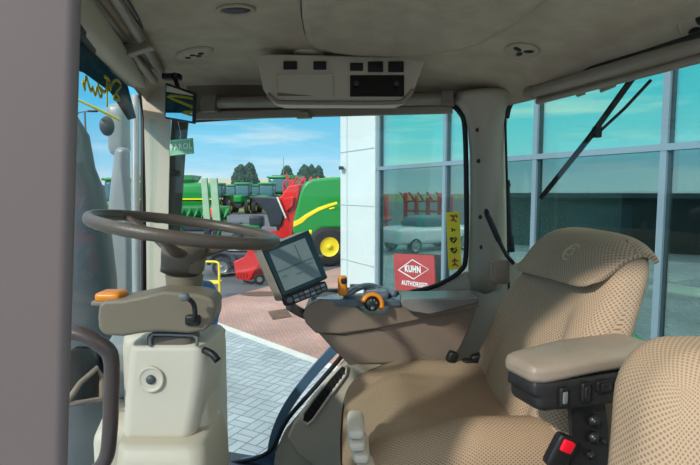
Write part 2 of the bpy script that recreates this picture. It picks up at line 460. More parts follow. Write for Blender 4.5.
# ---- right side glass with its seal, and the low wall under it
gl = [W(150,119), W(190,119), W(320,110), W(430,101), W(450,103), W(461,112), W(466,130), W(467,200), W(467,250), W(462,268), W(445,281), W(400,296), W(360,325), W(335,352), W(305,385), W(283,412), W(272,430), W(267,455), W(225,464), W(150,466)]
bm = bmesh.new(); bm.faces.new([bm.verts.new(p) for p in gl])
w1 = struct(obj('window_1', bm, 'pane', smooth=False, solid=.005))
seal = [W(188,121), W(320,113), W(430,104), W(449,105), W(460,113), W(465,130), W(466.5,200), W(466,255), W(461,270), W(445,281), W(428,288), W(400,296), W(364,325), W(345,352), W(318,384), W(290,416), W(280,434), W(272,449), W(250,459), W(200,466)]
obj('rubber_seal', tube([p+sn*.008 for p in seal], .0085, 8, smooth=4), 'rubber', w1)
fr = [W(348,335), W(334,352), W(312,376), W(292,402), W(280,424), W(273,447), W(272,470)]
fr = catmull(fr, 5); bm = bmesh.new(); rings = []
for i, p in enumerate(fr):
    t = (fr[min(i+1, len(fr)-1)]-fr[max(i-1, 0)]).normalized(); q = sn.cross(t).normalized()
    if q.x > 0: q = -q
    rings.append([p+sn*.0+q*-.012, p+sn*.0+q*.022, p-sn*.03+q*.026, p-sn*.03+q*-.012])
loft(rings, bm); obj('window_frame', bm, 'frame_sky_tint', w1, bevel=.003)
bm = prism([W(190,463,.0), W(240,461,.0), W(285,452,.0), W(285,475,.0), W(190,478,.0)], -sn*.03); obj('sill', bm, 'frame_sky_tint', w1, bevel=.004)
lw = [W(464,272), W(520,262), W(560,262), W(560,520), W(262,520), W(275,452), W(285,430), W(300,412), W(325,382), W(348,355), W(365,325), W(402,298), W(430,290), W(447,283)]
bm = prism(lw, -sn*.04)
struct(obj('wall_right', bm, 'beige', bevel=.004))
# warning sticker on the side glass
def sticker_frame(px, py, pln, n, off):
    o = pln(px, py, off); return o
st = thing('warning_sticker', 'tall yellow warning sticker with red and black pictograms on the side window', 'sticker', W(453,272,.006))
q = [W(446,212.5,.007), W(459.5,211.5,.007), W(461.5,269,.007), W(448.5,270,.007)]
obj('sticker_sheet', prism(q, sn*.001), 'yellow_sticker', st, smooth=False)
def qmap(u, v, off):
    a = q[0].lerp(q[1], u); b = q[3].lerp(q[2], u); return a.lerp(b, v)+sn*off
def picto(strokes, m, w=.0022):
    for k_ in strokes:
        obj('pictogram', tube([qmap(u, v, .003) for u, v in k_], w, 5, flat=.3, upv=sn), m, st)
picto([[(.3,.06),(.65,.08)], [(.5,.05),(.55,.14),(.75,.17)], [(.55,.12),(.35,.15)], [(.7,.05),(.82,.1)]], 'sign_red', .0028)
picto([[(.35,.28),(.45,.3),(.4,.34)], [(.5,.3),(.65,.32)]], 'black')
picto([[(.25,.44),(.35,.5),(.5,.53),(.72,.46)], [(.3,.44),(.5,.47)]], 'black', .003)
picto([[(.25,.62),(.35,.68),(.5,.71),(.72,.65)], [(.3,.62),(.5,.65)]], 'black', .003)
picto([[(.3,.86),(.5,.82),(.75,.86)], [(.5,.8),(.5,.93)], [(.3,.93),(.5,.9),(.75,.94)]], 'sign_red', .0028)
picto([[(.5,.45),(.7,.44)], [(.5,.63),(.7,.62)]], 'sign_red', .002)
# ---- windshield
wz = lambda z, Y: V((-.84+(1.98-Y)*.315, Y, z))
bm = bmesh.new(); bm.faces.new([bm.verts.new(p) for p in (wz(1.6,.5), wz(1.6,1.98), wz(2.93,2.02), wz(2.9,1.2), wz(2.89,.5))])
w2 = struct(obj('window_2', bm, 'windshield', smooth=False, solid=.006))
seal2 = [WS(60,8,.01), WS(84,37,.01), WS(108,62,.01), WS(126,78,.01), WS(139,90,.008), WS(143,108,.006), WS(143.5,200,.006), WS(145,330,.006), WS(146,440,.006)]
obj('rubber_seal', tube(seal2, .0125, 8, smooth=4), 'rubber', w2)
obj('frame_strip', tube([WS(135.5,96,-.02), WS(135.5,200,-.02), WS(137,330,-.02), WS(138,440,-.02)], .018, 8), 'hood_grey', w2)
# tinted band across the top of the windshield
bm = prism([WS(70,20,-.01), WS(84,40,-.01), WS(126,80,-.01), WS(136,118,-.01), WS(128,120,-.01), WS(110,92,-.01), WS(84,73,-.01), WS(66,66,-.01)], wn*.001)
obj('sun_band', bm, 'visor_band', w2, smooth=False)
wr = [[(150,75),(165,130),(163,95),(175,50),(190,100),(205,135),(215,115)], [(215,115),(235,165),(245,120),(265,175),(278,160),(250,95)],
      [(265,120),(300,145),(312,60),(290,42),(330,75),(312,150),(313,245)], [(335,130),(350,80),(380,68),(405,100),(380,140),(355,190),(395,195),(370,150)]]
b = bmesh.new()
for s in wr: tube([WS(60+x/6.64, 70+y/6.64, .004) for x, y in s], .0050, 6, smooth=4, bm=b, flat=.4, upv=wn)
tag(obj('painted_writing', b, 'yellow_paint'), 'yellow hand painted writing at the top of the windshield', 'writing')
# ---- rear glass
bm = bmesh.new(); bm.faces.new([bm.verts.new(p) for p in (RW(506,118), RW(510,104), RW(522,92), RW(600,69), RW(700,40), V((.86,.81,2.93)), V((.86,.81,2.19)), V((.50,1.66,2.19)))])
w3 = struct(obj('window_3', bm, 'pane', smooth=False, solid=.005))
obj('rubber_seal', w3f, 'rubber', w3)
obj('edge_seal', tube([RW(505,112,-.006), RW(507.5,200,-.006), RW(509,300,-.006), RW(510,380,-.006)], .004, 6), 'rubber', w3)
bm = prism([V((.50,1.68,2.2)), V((.86,.82,2.2)), V((.86,.82,1.5)), V((.50,1.68,1.5))], rn*.04)
struct(obj('wall_rear', bm, 'beige'))
# roof lining beyond the rear header
bm = prism([RW(515,95), RW(556,82.5), RW(650,54), RW(760,20), RW(760,-40), RW(640,20), RW(560,45), RW(505,70)], rn*.05)
struct(obj('trim_6', bm, 'liner', bevel=.004))

# ================================================================== SHADES
sh = thing('roller_shade', 'long grey roller shade tube above the side window, behind the overhead console', 'shade', W(320,110,.05))
a, b_ = W(203,103,.06), W(452,99,.06)
obj('tube', cyl(a, b_, .020, 18), 'shade', sh)
obj('hem_bar', prism([W(190,112,.035), W(452,105.5,.035), W(453,114,.035), W(190,120.5,.035)], sn*.012), 'shade', sh, bevel=.004)
obj('clip', prism([W(201,95,.09), W(216,94,.09), W(214,111,.09), W(200,112,.09)], -sn*.05), 'taupe_dark', sh, bevel=.004)
obj('clip', prism([W(441,90,.09), W(454,90,.09), W(454,104,.09), W(441,105,.09)], -sn*.05), 'taupe_dark', sh, bevel=.004)
obj('catch', prism([W(299,111,.055), W(308,111,.055), W(311,118,.055), W(296,118.5,.055)], -sn*.02), 'shade', sh, bevel=.003)
sh = thing('roller_shade', 'pair of shade rollers held by a bracket above the windshield', 'shade', P(125,50,1.5))
obj('tube', cyl(P(84,-8,1.02), P(128,41,1.42), .0165, 16), 'shade', sh)
obj('tube', cyl(P(106,-16,1.02), P(161,72,1.72), .0145, 16), 'shade', sh)
obj('hem_bar', cyl(P(126,46,1.42), P(154,80,1.72), .014, 14), 'shade', sh)
obj('rail', cyl(P(118,-12,1.04), P(150,38,1.45), .007, 8), 'dark_metal', sh)
obj('rail', cyl(P(82,2,1.05), P(124,50,1.45), .006, 8), 'dark_metal', sh)
obj('bracket', prism([P(119,44,1.36), P(148,41,1.36), P(152,47,1.36), P(126,55,1.36)], (0,.03,0)), 'shade', sh, bevel=.004)
sh = thing('roller_shade', 'grey roller shade tube across the top of the rear window', 'shade', P(620,80,1.3))
A_, B_ = P(530,93,1.50), P(760,28,.87)
ax = (B_-A_).normalized()
obj('tube', cyl(A_, B_, .0165, 18), 'shade', sh)
obj('end_cap', lathe([(.006,-.012),(.018,-.008),(.0195,0),(.0195,.02),(.016,.024)], frame(A_, ax.orthogonal(), z=ax), 20), 'shade', sh)
obj('hem_bar', cyl(P(538,101.5,1.49), P(760,43,.87), .009, 10), 'shade', sh)
obj('cross_bracket', prism([P(525,80,1.52), P(545,79,1.5), P(545,95,1.5), P(533,97,1.5)], (.01,.03,0)), 'shade', sh, bevel=.003)
obj('roof_gasket', tube([P(586,71,1.31), P(640,55,1.12), P(700,36,.97), P(780,12,.82)], .009, 8), 'rubber', sh)
obj('catch', prism([P(599,85,1.27), P(607,81,1.25), P(617,85,1.23), P(600,92,1.27)], (.01,.02,0)), 'shade', sh, bevel=.003)
obj('catch', prism([P(574,93,1.34), P(581,91,1.33), P(586,93,1.32), P(577,96,1.34)], (.01,.02,0)), 'shade', sh, bevel=.002)
obj('roof_bracket', prism([P(558,68,1.40), P(590,64,1.33), P(588,71,1.33), P(574,77,1.36), P(562,74,1.40)], (.01,.03,0)), 'liner', sh, bevel=.004)

# ================================================================== CEILING FITTINGS
def ceil_frame(px, py):
    c = ceil_hit(px, py); e = .02
    def z(x, y): return 2.6+ceil_h(x, y)
    c.z = z(c.x, c.y)
    tx = V((e, 0, z(c.x+e, c.y)-c.z)); ty = V((0, e, z(c.x, c.y+e)-c.z)); n = tx.cross(ty).normalized()
    return frame(c, tx, z=-n)
def vent(px, py, label, r=.04, sy=1, rot=0, holes=3):
    fm = ceil_frame(px, py) @ Matrix.Rotation(rot, 4, 'Z') @ Matrix.Diagonal((1, sy, 1, 1))
    t = thing('ceiling_vent', label, 'air vent', fm.translation, 'round vents in the headliner')
    obj('ring', lathe([(r, -.004), (r, .005), (r*.92, .008), (r*.86, .006), (r*.82, .003), (r*.3, .004), (.001, .004)], fm, 28), 'liner', t)
    for k in range(holes):
        a = 2*PI*k/holes+.5; c = V((math.cos(a)*r*.38, math.sin(a)*r*.38, .0045))
        f2 = fm @ Matrix.Translation(c) @ Matrix.Rotation(a, 4, 'Z') @ Matrix.Diagonal((1.25, .75, 1, 1))
        obj('slot', lathe([(r*.24, -.002), (r*.24, .0008), (.001, .001)], f2, 12), 'black', t)
    return t
vent(522, 49.5, 'round ceiling vent with three dark slots above the rear pillar', .043)
vent(703, 25, 'round ceiling vent cut off by the right edge of the photo', .045)
# large oval eyelet and the sculpted nozzle
fm = ceil_frame(236, 8)
t = thing('ceiling_vent', 'dark oval vent opening near the top edge of the ceiling', 'air vent', fm.translation)
obj('ring', lathe([(.046,-.004),(.046,.006),(.040,.008),(.036,.004),(.035,-.002)], fm @ Matrix.Diagonal((1,.75,1,1)), 26), 'liner', t)
obj('opening', lathe([(.034,-.003),(.033,.005),(.001,.006)], fm @ Matrix.Diagonal((1,.7,1,1)), 22), 'black', t)
fm = ceil_frame(194, 52)
t = thing('ceiling_vent', 'moulded teardrop vent with clustered dark slots above the small mirror', 'air vent', fm.translation)
f2 = fm @ Matrix.Rotation(math.radians(35), 4, 'Z') @ Matrix.Diagonal((1.6, .8, 1, 1))
obj('ring', lathe([(.048,-.004),(.048,.004),(.04,.010),(.02,.012),(.001,.012)], f2, 26), 'liner', t)
for dx, dy in ((-.02,.004), (.004,.012), (.010,-.008), (.028,.004)):
    obj('slot', lathe([(.0105,-.002),(.0105,.0135),(.001,.014)], f2 @ Matrix.Translation((dx*.8, dy, 0)) @ Matrix.Diagonal((.6,1,1,1)), 10), 'black', t)
# overhead console
OY = 1.5
oc = thing('overhead_console', 'beige overhead console with switches, empty pocket and dark radio panel', 'console', P(340,100,OY))
out = [P(257,57,OY), P(262,53.5,OY), P(424,57,OY), P(425,62,OY), P(415,88,OY-.01), P(407,99,OY-.015), P(398,103,OY-.015), P(280,103,OY-.015), P(270,99,OY-.015), P(263,89,OY-.01), P(259,70,OY)]
obj('body', prism(out, (0,.10,0)), 'beige', oc, bevel=.006, seg=3)
lip = [P(268,94,OY-.016), P(276,101,OY-.018), P(285,102.5,OY-.018), P(340,103,OY-.018), P(395,102.5,OY-.018), P(405,99,OY-.018), P(413,90,OY-.014)]
obj('lip', tube(lip, .0065, 8, smooth=4), 'taupe', oc)
def oc_box(x0, y0, x1, y1, name, m, d=.006, off=-.0175, bevel=.002):
    f = OY-.0065
    Yd = lambda y: OY-.015*(y-57)/46-.001
    pts = [P(x0,y0,Yd(y0)+.004), P(x1,y0,Yd(y0)+.004), P(x1,y1,Yd(y1)+.004), P(x0,y1,Yd(y1)+.004)]
    return obj(name, prism(pts, (0,-d-.003,0)), m, oc, bevel=bevel)
for x0, x1, y0, y1 in ((283.7,297.3,61.8,70), (313.5,326.4,61.8,70), (350,363,63.4,71.3), (367.8,383,62,72.6), (388,403.5,62,72.6)):
    o = oc_box(x0, y0, x1, y1, 'switch', 'black')
rad = oc_box(350, 75.5, 404, 97, 'radio', 'black_gloss', d=.004)
for x in (356.5, 396.6):
    c = P(x, 84, OY-.018); obj('knob', cyl(c, c+V((0,-.008,0)), .0075, 14), 'dark_metal', rad, bevel=.001)
pk = oc_box(277, 73.6, 333.5, 96.3, 'pocket', 'taupe_dark', d=.0005, bevel=0)
obj('pocket_rim', tube([P(277,96,OY-.016), P(277,74,OY-.010), P(333.5,74,OY-.010), P(333.5,96,OY-.016)], .0018, 6), 'beige', pk)
# small courtesy lamp above console
fm = ceil_frame(309, 53)
tag(obj('courtesy_lamp', lathe([(.048,-.006),(.048,.004),(.042,.010),(.02,.013),(.001,.013)], fm @ Matrix.Diagonal((1,.7,1,1)), 28), 'beige'), 'flat oval courtesy lamp on the ceiling above the console pocket', 'lamp')

# rear-view mirror
mi = thing('interior_mirror', 'small black framed rear-view mirror at the top left of the side window', 'mirror', P(180,84,1.6))
mq = [P(165,82.5,1.62), P(195.5,93,1.55), P(194.5,124,1.55), P(164,118.5,1.62)]
mn = (mq[1]-mq[0]).cross(mq[3]-mq[0]).normalized()
if mn.y > 0: mn = -mn
obj('housing', prism(mq, -mn*.009), 'black', mi, bevel=.005)
c = sum(mq, V())/4
obj('mirror_glass', prism([c.lerp(p, .87)+mn*.0005 for p in mq], mn*.0008), 'mirror', mi, smooth=False)
obj('mount', tube([P(178,88,1.61), P(176,81,1.62), P(174,74,1.64)], .007, 8), 'black', mi)
obj('mount_plate', box(P(172,77,1.66), (.06,.03,.02)), 'black', mi, bevel=.005)
# green tag
tg = thing('hanging_tag', 'small green hanging tag lettered in white beside the front pillar', 'tag', P(181,155,1.8))
tq = [P(169,140,1.72), P(193,138,1.70), P(194,153.5,1.70), P(170,156,1.72)]
obj('card', prism(tq, (0,.003,0)), 'tag_green', tg, bevel=.0015)
c = sum(tq, V())/4
fx = (tq[1]-tq[0]); tn = fx.cross(tq[3]-tq[0]).normalized()
if tn.y > 0: tn = -tn
text('lettering', 'FAROL', .027, frame(c+tn*.006+V((.002,0,0)), fx, z=tn), 'cream', tg, bold=.0003, sx=.92)
inn = [c.lerp(p, .88)+tn*.001 for p in tq]
obj('border', tube(inn+[inn[0]], .0009, 5), 'cream', tg)
obj('cord', tube([P(180,139,1.79), P(181,134,1.8), P(178,122,1.85)], .0012, 5), 'cream', tg)

# ================================================================== STEERING COLUMN
sc_ = thing('steering_column', 'steering column with brown steering wheel on a cream pedestal', 'steering column', P(165,470,1.05))
# wheel frame
wc = P(187, 228.5, 1.08)
roll = math.radians(8.8)
wx = V((math.cos(roll), 0, -math.sin(roll))); wz_ = V((math.sin(roll), .02, math.cos(roll)))
wf = frame(wc, wx, z=wz_)
wheel = bpy.data.objects.new('steering_wheel', None)
Rr = .190; ringpts = []
b = bmesh.new(); NR = 72; rings = []
for i in range(NR):
    a = 2*PI*i/NR; c = V((Rr*math.cos(a), Rr*math.sin(a), 0)); rad_ = V((math.cos(a), math.sin(a), 0)); rg = []
    for k in range(14):
        th = 2*PI*k/14; r = .0125
        z = math.sin(th)
        if z < -.3: r += .0012*abs(math.sin(a*20))
        rg.append(wf @ (c+rad_*math.cos(th)*r*.95+V((0,0,1))*z*r))
    rings.append(rg)
loft(rings, b, closed=True)
wheel = obj('steering_wheel', b, 'wheel', sc_)
hubtop = wf @ V((0, 0, -.045))
for ang in (155, 25, 270):
    a = math.radians(ang); d = V((math.cos(a), math.sin(a), 0)); s = V((-d.y, d.x, 0))
    rings = []
    for r, z, w, h in ((.187,-.002,.011,.006), (.155,-.010,.012,.006), (.10,-.028,.014,.007), (.055,-.046,.018,.010), (.02,-.054,.024,.014)):
        c = d*r+V((0,0,z)); rings.append([wf @ (c+s*w*math.cos(t_)+V((0,0,1))*h*math.sin(t_)) for t_ in [2*PI*k/12 for k in range(12)]])
    obj('spoke', loft(rings), 'wheel', wheel)
obj('hub', lathe([(.001,-.030),(.03,-.031),(.044,-.034),(.047,-.042),(.046,-.062),(.044,-.078),(.043,-.098)], wf, 32), 'taupe_dark', wheel)
hf = frame(P(185,262,1.08), (1,0,-.05), z=(.05,0,1))
obj('collar', lathe([(.044,.02),(.043,.0),(.041,-.018),(.037,-.022),(.037,-.026),(.040,-.028),(.038,-.05),(.036,-.075)], hf, 32), 'olive_taupe', sc_)
HY = .985
ho = [(97,318),(98,305),(104,301),(123,300),(143,296),(163,291),(198,294),(212,298),(216,305),(214,320),(206,331),(188,334),(158,332),(140,334),(123,337),(104,336),(98,330)]
front = [P(x, y, HY-.03*(216-x)/120) for x, y in ho]
b = bmesh.new(); cen = sum(front, V())/len(front)
back = [p+V((0,.14,.0)) for p in front]
rg = [front, [p+V((-.008,.085,0)) for p in front]]
loft(rg, b)
house = obj('switch_housing', b, 'olive_taupe', sc_, bevel=.012, seg=4)
obj('hazard_switch', rbox((.052,.05,.020), .009, 6, mw=Matrix.Translation(P(112,295.5,1.0))), 'orange', house)
obj('switch_base', rbox((.062,.055,.012), .005, 4, mw=Matrix.Translation(P(112,301,1.0))), 'olive_taupe', house)
lv = obj('lever_boot', rbox((.030,.016,.022), .006, 4, mw=Matrix.Translation(P(193,320,.978))), 'black', house)
obj('lever', tube([P(194,321,.975), P(195,312,.955), P(193,303,.95), P(187,298,.94), P(184,297,.935)], .0048, 8, smooth=4), 'black_soft', lv)
obj('lever_knob', rbox((.020,.016,.016), .007, 5, mw=Matrix.Translation(P(184,297,.932))), 'grey', lv)
# pedestal
obj('neck', rbox((.095,.07,.04), .012, 5, mw=Matrix.Translation(P(174,339,1.04))), 'taupe_dark', sc_)
obj('clamp', tube([P(150,346,1.0), P(150,338,1.0), P(153,334,1.0), P(193,335,1.0), P(197,338,1.0), P(197,346,1.0)], .0035, 6), 'grey_metal', sc_)
PY = 1.0
def ring4(x0, x1, y, f, bk, r=.02):
    pts = []
    a = P(x0, y, f); c = P(x1, y, f); z = a.z
    X0, X1 = a.x, c.x
    cs = [(X0+r, f, -1), (X1-r, f, 1), (X1-r, bk, 1), (X0+r, bk, -1)]
    n = 5
    for cx, cy, start in ((X1-r, f+r, -PI/2), (X1-r, bk-r, 0), (X0+r, bk-r, PI/2), (X0+r, f+r, PI)):
        for k in range(n): t = start+PI/2*k/(n-1); pts.append(V((cx+r*math.cos(t), cy+r*math.sin(t), z)))
    return pts
ped = obj('pedestal', loft([ring4(140,197,342,PY+.02,PY+.16,.02), ring4(131,207,345,PY+.005,PY+.17,.025), ring4(128,210,352,PY-.003,PY+.18,.028), ring4(126,207,380,PY-.005,PY+.18,.026), ring4(124,202,410,PY-.008,PY+.18,.026), ring4(122,197,434,PY-.008,PY+.18,.026), ring4(123,195,444,PY-.004,PY+.18,.024)]), 'beige_light', sc_)
obj('boss', lathe([(.026,-.004),(.027,.004),(.025,.0065),(.021,.004),(.019,.003),(.001,.003)], frame(P(155,379,PY-.006), (1,0,0), z=(0,-1,.05)), 28), 'beige_light', ped)
obj('boss_plug', lathe([(.0095,.002),(.0095,.006),(.007,.009),(.001,.0095)], frame(P(155,379,PY-.006), (1,0,0), z=(0,-1,.05)), 18), 'stack_grey', ped)
obj('side_skirt', loft([ring4(178,206,352,PY+.05,PY+.13,.025), ring4(175,204,400,PY+.04,PY+.14,.025), ring4(170,208,440,PY+.03,PY+.15,.03), ring4(165,215,490,PY+.02,PY+.16,.03)]), 'beige_light', sc_)
obj('foot_cover', loft([ring4(116,196,443,PY-.03,PY+.14,.03), ring4(113,202,452,PY-.05,PY+.14,.03), ring4(110,205,480,PY-.07,PY+.14,.03), ring4(105,210,620,PY-.08,PY+.15,.03)]), 'beige', sc_)
obj('tilt_knob', tube([P(204,350,1.0), P(212,354,.99), P(218,361,.985)], .0075, 10, smooth=3), 'black', sc_)
# blue bag behind the column
def bagd(p):
    return (p.x+.006*math.sin(p.z*60), p.y+.008*math.sin(p.z*45+p.x*40), p.z)
tag(obj('storage_bag', rbox((.075,.05,.17), .022, 8, bagd, Matrix.Translation(P(203,315,1.18))), 'blue_cloth'), 'pale blue bag hanging behind the steering column', 'bag')
# grab handle
gh = [P(60,332,.74), P(80,334,.74), P(98,343,.74), P(110,354,.745), P(112,375,.75), P(111,400,.75), P(110,430,.75), P(106,458,.755), P(92,474,.76), P(70,480,.76)]
tag(obj('grab_handle', tube(gh, .0128, 14, smooth=5, flat=.9), 'handle'), 'dark brown tubular grab handle beside the near door pillar', 'handle')
# dash moulding low at left
da = thing('dashboard', 'cream moulded front dash left of the steering pedestal', 'dashboard', P(95,480,1.25))
obj('lower_moulding', prism([V((-.53,.98,1.53)), V((-.76,1.76,1.53)), V((-.44,1.76,1.53)), V((-.40,1.04,1.53))], (0,0,.58)), 'beige_light', da, bevel=.035, seg=5)
obj('upper_moulding', prism([V((-.575,1.12,2.11)), V((-.765,1.76,2.11)), V((-.66,1.78,2.11)), V((-.50,1.14,2.11))], (0,0,.13)), 'hood_grey', da, bevel=.025, seg=4)
obj('side_block', rbox((.10,.20,.22), .02, 6, None, Matrix.Translation((-.47,1.2,2.17))), 'beige_light', da)
pq = [P(67,403,1.02), P(100,398,1.06), P(101,376,1.1), P(88,352,1.1), P(67,352,1.04)]
pc = obj('dash_pocket', prism(pq, (0,.04,0)), 'black', da)
obj('pocket_frame', tube([P(66,405,1.0), P(101,399,1.04), P(102,377,1.08), P(97,368,1.07), P(80,383,1.04), P(67,402,1.0)], .006, 8), 'taupe', pc)

# ================================================================== SIDE CONSOLE
co = thing('side_console', 'long taupe side console with storage lid beneath the side window', 'console', P(390,380,1.45))
CY = 1.38
def cpt(x, y, dy=0): return P(x, y, CY+.14*(x-303)/175+dy)
upper = [(303,314),(306,306),(313,301),(325,299),(352,301),(361,310),(366,313.5),(384,313),(393,303),(402,301),(430,303),(478,300),(479,306),(470,309),(430,317),(375,329),(340,334),(316,333),(306,323)]
fu = [cpt(x, y) for x, y in upper]; cen = sum(fu, V())/len(fu)
b = bmesh.new(); rg = []
for sc2, dy in ((.90,-.010), (.965,-.006), (1.0,.008)):
    rg.append([V((cen.x+(p.x-cen.x)*(.98+.02*sc2), p.y+dy, cen.z+(p.z-cen.z)*sc2)) for p in fu])
rg.append([p+V((.0,.17,0)) for p in fu])
loft(rg, b); body = obj('upper_body', b, 'taupe', co, bevel=.003)
lower = [(316,331),(340,333),(375,328),(384,326),(430,315),(477,305),(474,318),(462,345),(458,352),(440,365),(360,365),(350,364),(335,352)]
b = prism([cpt(x, y, .010) for x, y in lower], (0,.15,0)); low = obj('lower_body', b, 'taupe', co, bevel=.006, seg=3)
# stepped flange on the lower body
fl = [(318,333),(345,335),(378,329),(392,336),(418,352),(440,362),(360,364),(350,366)]
obj('side_cover', prism([cpt(x, y, .005) for x, y in fl], (0,.02,0)), 'taupe', low, bevel=.004)
# tray and clutter
tray = obj('control_tray', prism([P(312,297,1.45), P(340,293,1.47), P(400,292,1.5), P(401,300,1.44), P(352,300,1.40), P(318,299,1.39)], (0,.0,-.02)), 'tray', co, bevel=.004)
obj('tray_ridge', tube([P(313,299,1.41), P(322,292,1.5), P(340,290,1.52), P(352,289,1.5)], .006, 8, smooth=4), 'tray', tray)
obj('tray_ridge', tube([P(345,296,1.42), P(358,288,1.46), P(370,286,1.5), P(380,289,1.5), P(396,294,1.45)], .010, 8, smooth=4), 'tray', tray)
obj('display_bump', rbox((.075,.07,.03), .014, 6, None, Matrix.Translation(P(376,294,1.47))), 'tray', tray)
obj('armrest_paddle', rbox((.05,.03,.006), .0028, 4, None, Matrix.Translation(P(358,285.5,1.5))), 'grey', tray)
obj('black_toggle', rbox((.024,.02,.012), .004, 4, None, Matrix.Translation(P(395,293,1.46))), 'black', tray)
lid = obj('storage_lid', loft([[P(400,300,1.41),P(478,297,1.50),P(480,303,1.50),P(430,315,1.43),P(412,312,1.41),P(402,307,1.41)],
     [P(401,291,1.55),P(470,290,1.60),P(478,296,1.62),P(440,300,1.60),P(415,300,1.58),P(405,297,1.56)]]), 'lid', co, bevel=.006, seg=3)
# orange speed lever
tl = obj('throttle_lever', rbox((.0265,.026,.058), .009, 7, None, Matrix.Translation(P(342.5,285.5,1.42))), 'orange', co)
obj('lever_button', rbox((.017,.008,.016), .004, 5, None, Matrix.Translation(P(344,281,1.405))), 'black', tl)
# orange dial: half ring around a black knob
df = frame(P(372,304,1.40), (1,.1,-.12), z=(0,-1,.25))
b = bmesh.new(); rings = []
for k in range(19):
    a = math.radians(-25+k*11.2); ci, si = math.cos(a), math.sin(a)
    rings.append([df @ V((ci*r, si*r, z)) for r, z in ((.021,-.01),(.021,.012),(.024,.015),(.031,.014),(.033,.010),(.033,-.01))])
loft(rings, b); dial = obj('dial_ring', b, 'orange', co)
obj('dial_knob', lathe([(.021,-.01),(.020,.008),(.015,.012),(.001,.012)], df, 22), 'black', dial)
obj('dial_cap', lathe([(.006,.01),(.006,.016),(.001,.017)], df @ Matrix.Translation((.0,-.012,0)), 12), 'grey_metal', dial)
for a in (20, 70, 120):
    c = V((math.cos(math.radians(a))*.011, math.sin(math.radians(a))*.011, .0125)); obj('dial_mark', box(c, (.004,.006,.002), df), 'grey', dial)
# monitor
mo = thing('monitor', 'tilted touchscreen monitor with dark bezel and pale side on a console arm', 'monitor', P(300,315,1.4))
sq = [P(262,249.5,1.30), P(309,230,1.36), P(328,278,1.36), P(284.5,300,1.30)]
sn2 = (sq[1]-sq[0]).cross(sq[3]-sq[0]).normalized()
if sn2.y > 0: sn2 = -sn2
bz = obj('bezel', prism(sq, -sn2*.014), 'bezel', mo, bevel=.003)
c = sum(sq, V())/4
obj('rear_housing', prism([c.lerp(p, .985)-sn2*.012+V((-.004,0,0)) for p in sq], -sn2*.035+V((-.012,0,0))), 'pad', mo, bevel=.005)
obj('side_strip', prism([sq[0]+V((-.001,0,0)), sq[0]+V((-.015,.014,.0)), sq[3]+V((-.022,.014,-.006)), sq[3]+V((-.001,0,-.002))], -sn2*.02), 'pad', mo, bevel=.003)
scq = [P(269,252,1.306), P(304.5,238,1.352), P(321,276,1.352), P(285,291,1.306)]
scn = [p-sn2*((p-sq[0]).dot(sn2))+sn2*.0004 for p in scq]
scr = obj('screen', prism(scn, sn2*.001), 'screen', mo, smooth=False)
def sm(u, v): a = scn[0].lerp(scn[1], u); b2 = scn[3].lerp(scn[2], u); return a.lerp(b2, v)+sn2*.0016
def srect(u0, v0, u1, v1, m='screen_line'): obj('screen_mark', prism([sm(u0,v0), sm(u1,v0), sm(u1,v1), sm(u0,v1)], sn2*.0003), m, scr, smooth=False)
srect(.0,.50,.98,.53); srect(.66,.06,.69,.48); srect(.05,.66,.2,.68); srect(.42,.72,.6,.74); srect(.8,.6,.95,.62)
# key bar under it
kd = (P(326,285,1.36)-P(285,301,1.31)).normalized(); kf = frame(P(305,293.5,1.32), kd, z=sn2)
kb = obj('key_bar', rbox((.128,.030,.028), .010, 7, None, kf), 'black', mo)
for i in range(6):
    for j in range(2): obj('key', box((-.030+i*.016,-.006+j*.011,.0145), (.013,.008,.003), kf), 'grey' if (i+j) % 3 else 'grey_metal', kb, bevel=.001)
obj('power_key', lathe([(.008,.012),(.008,.017),(.001,.018)], kf @ Matrix.Translation((-.049,0,0)), 14), 'grey', kb)
obj('support_arm', tube([P(290,306,1.36), P(300,312,1.4), P(314,318,1.44)], .014, 10, smooth=3), 'taupe_dark', mo)

# low side panel with grille next to the seat
sp = thing('floor_side_panel', 'cream rounded side panel with dark speaker grille below the side console', 'panel', P(325,500,1.55))
pp = [W(348,358,.03), W(333,372,.03), W(315,392,.03), W(297,418,.03), W(291,432,.03), W(300,448,.03), W(322,464,.03), W(345,480,.03), W(420,520,.03), W(440,400,.03)]
body = obj('panel_body', prism(pp, sn*.05), 'beige', sp, bevel=.016, seg=4)
gq = [W(303,414,.09), W(314,398,.09), W(330,378,.09), W(341,366,.09), W(347,367,.09), W(346,374,.09), W(332,393,.09), W(313,420,.09), W(308,424,.09), W(302,421,.09)]
gr = obj('grille_frame', tube(gq+[gq[0]], .0055, 8), 'beige_light', body)
obj('grille', prism([p-sn*.006 for p in gq], sn*.004), 'black', body)
for k in range(11):
    t_ = k/10; a = W(309,413,.094).lerp(W(343,372,.094), t_)
    obj('grille_knob', cyl(a+V((-.006,0,.006)), a+V((.010,0,-.010)), .0032, 8), 'black_soft', gr)

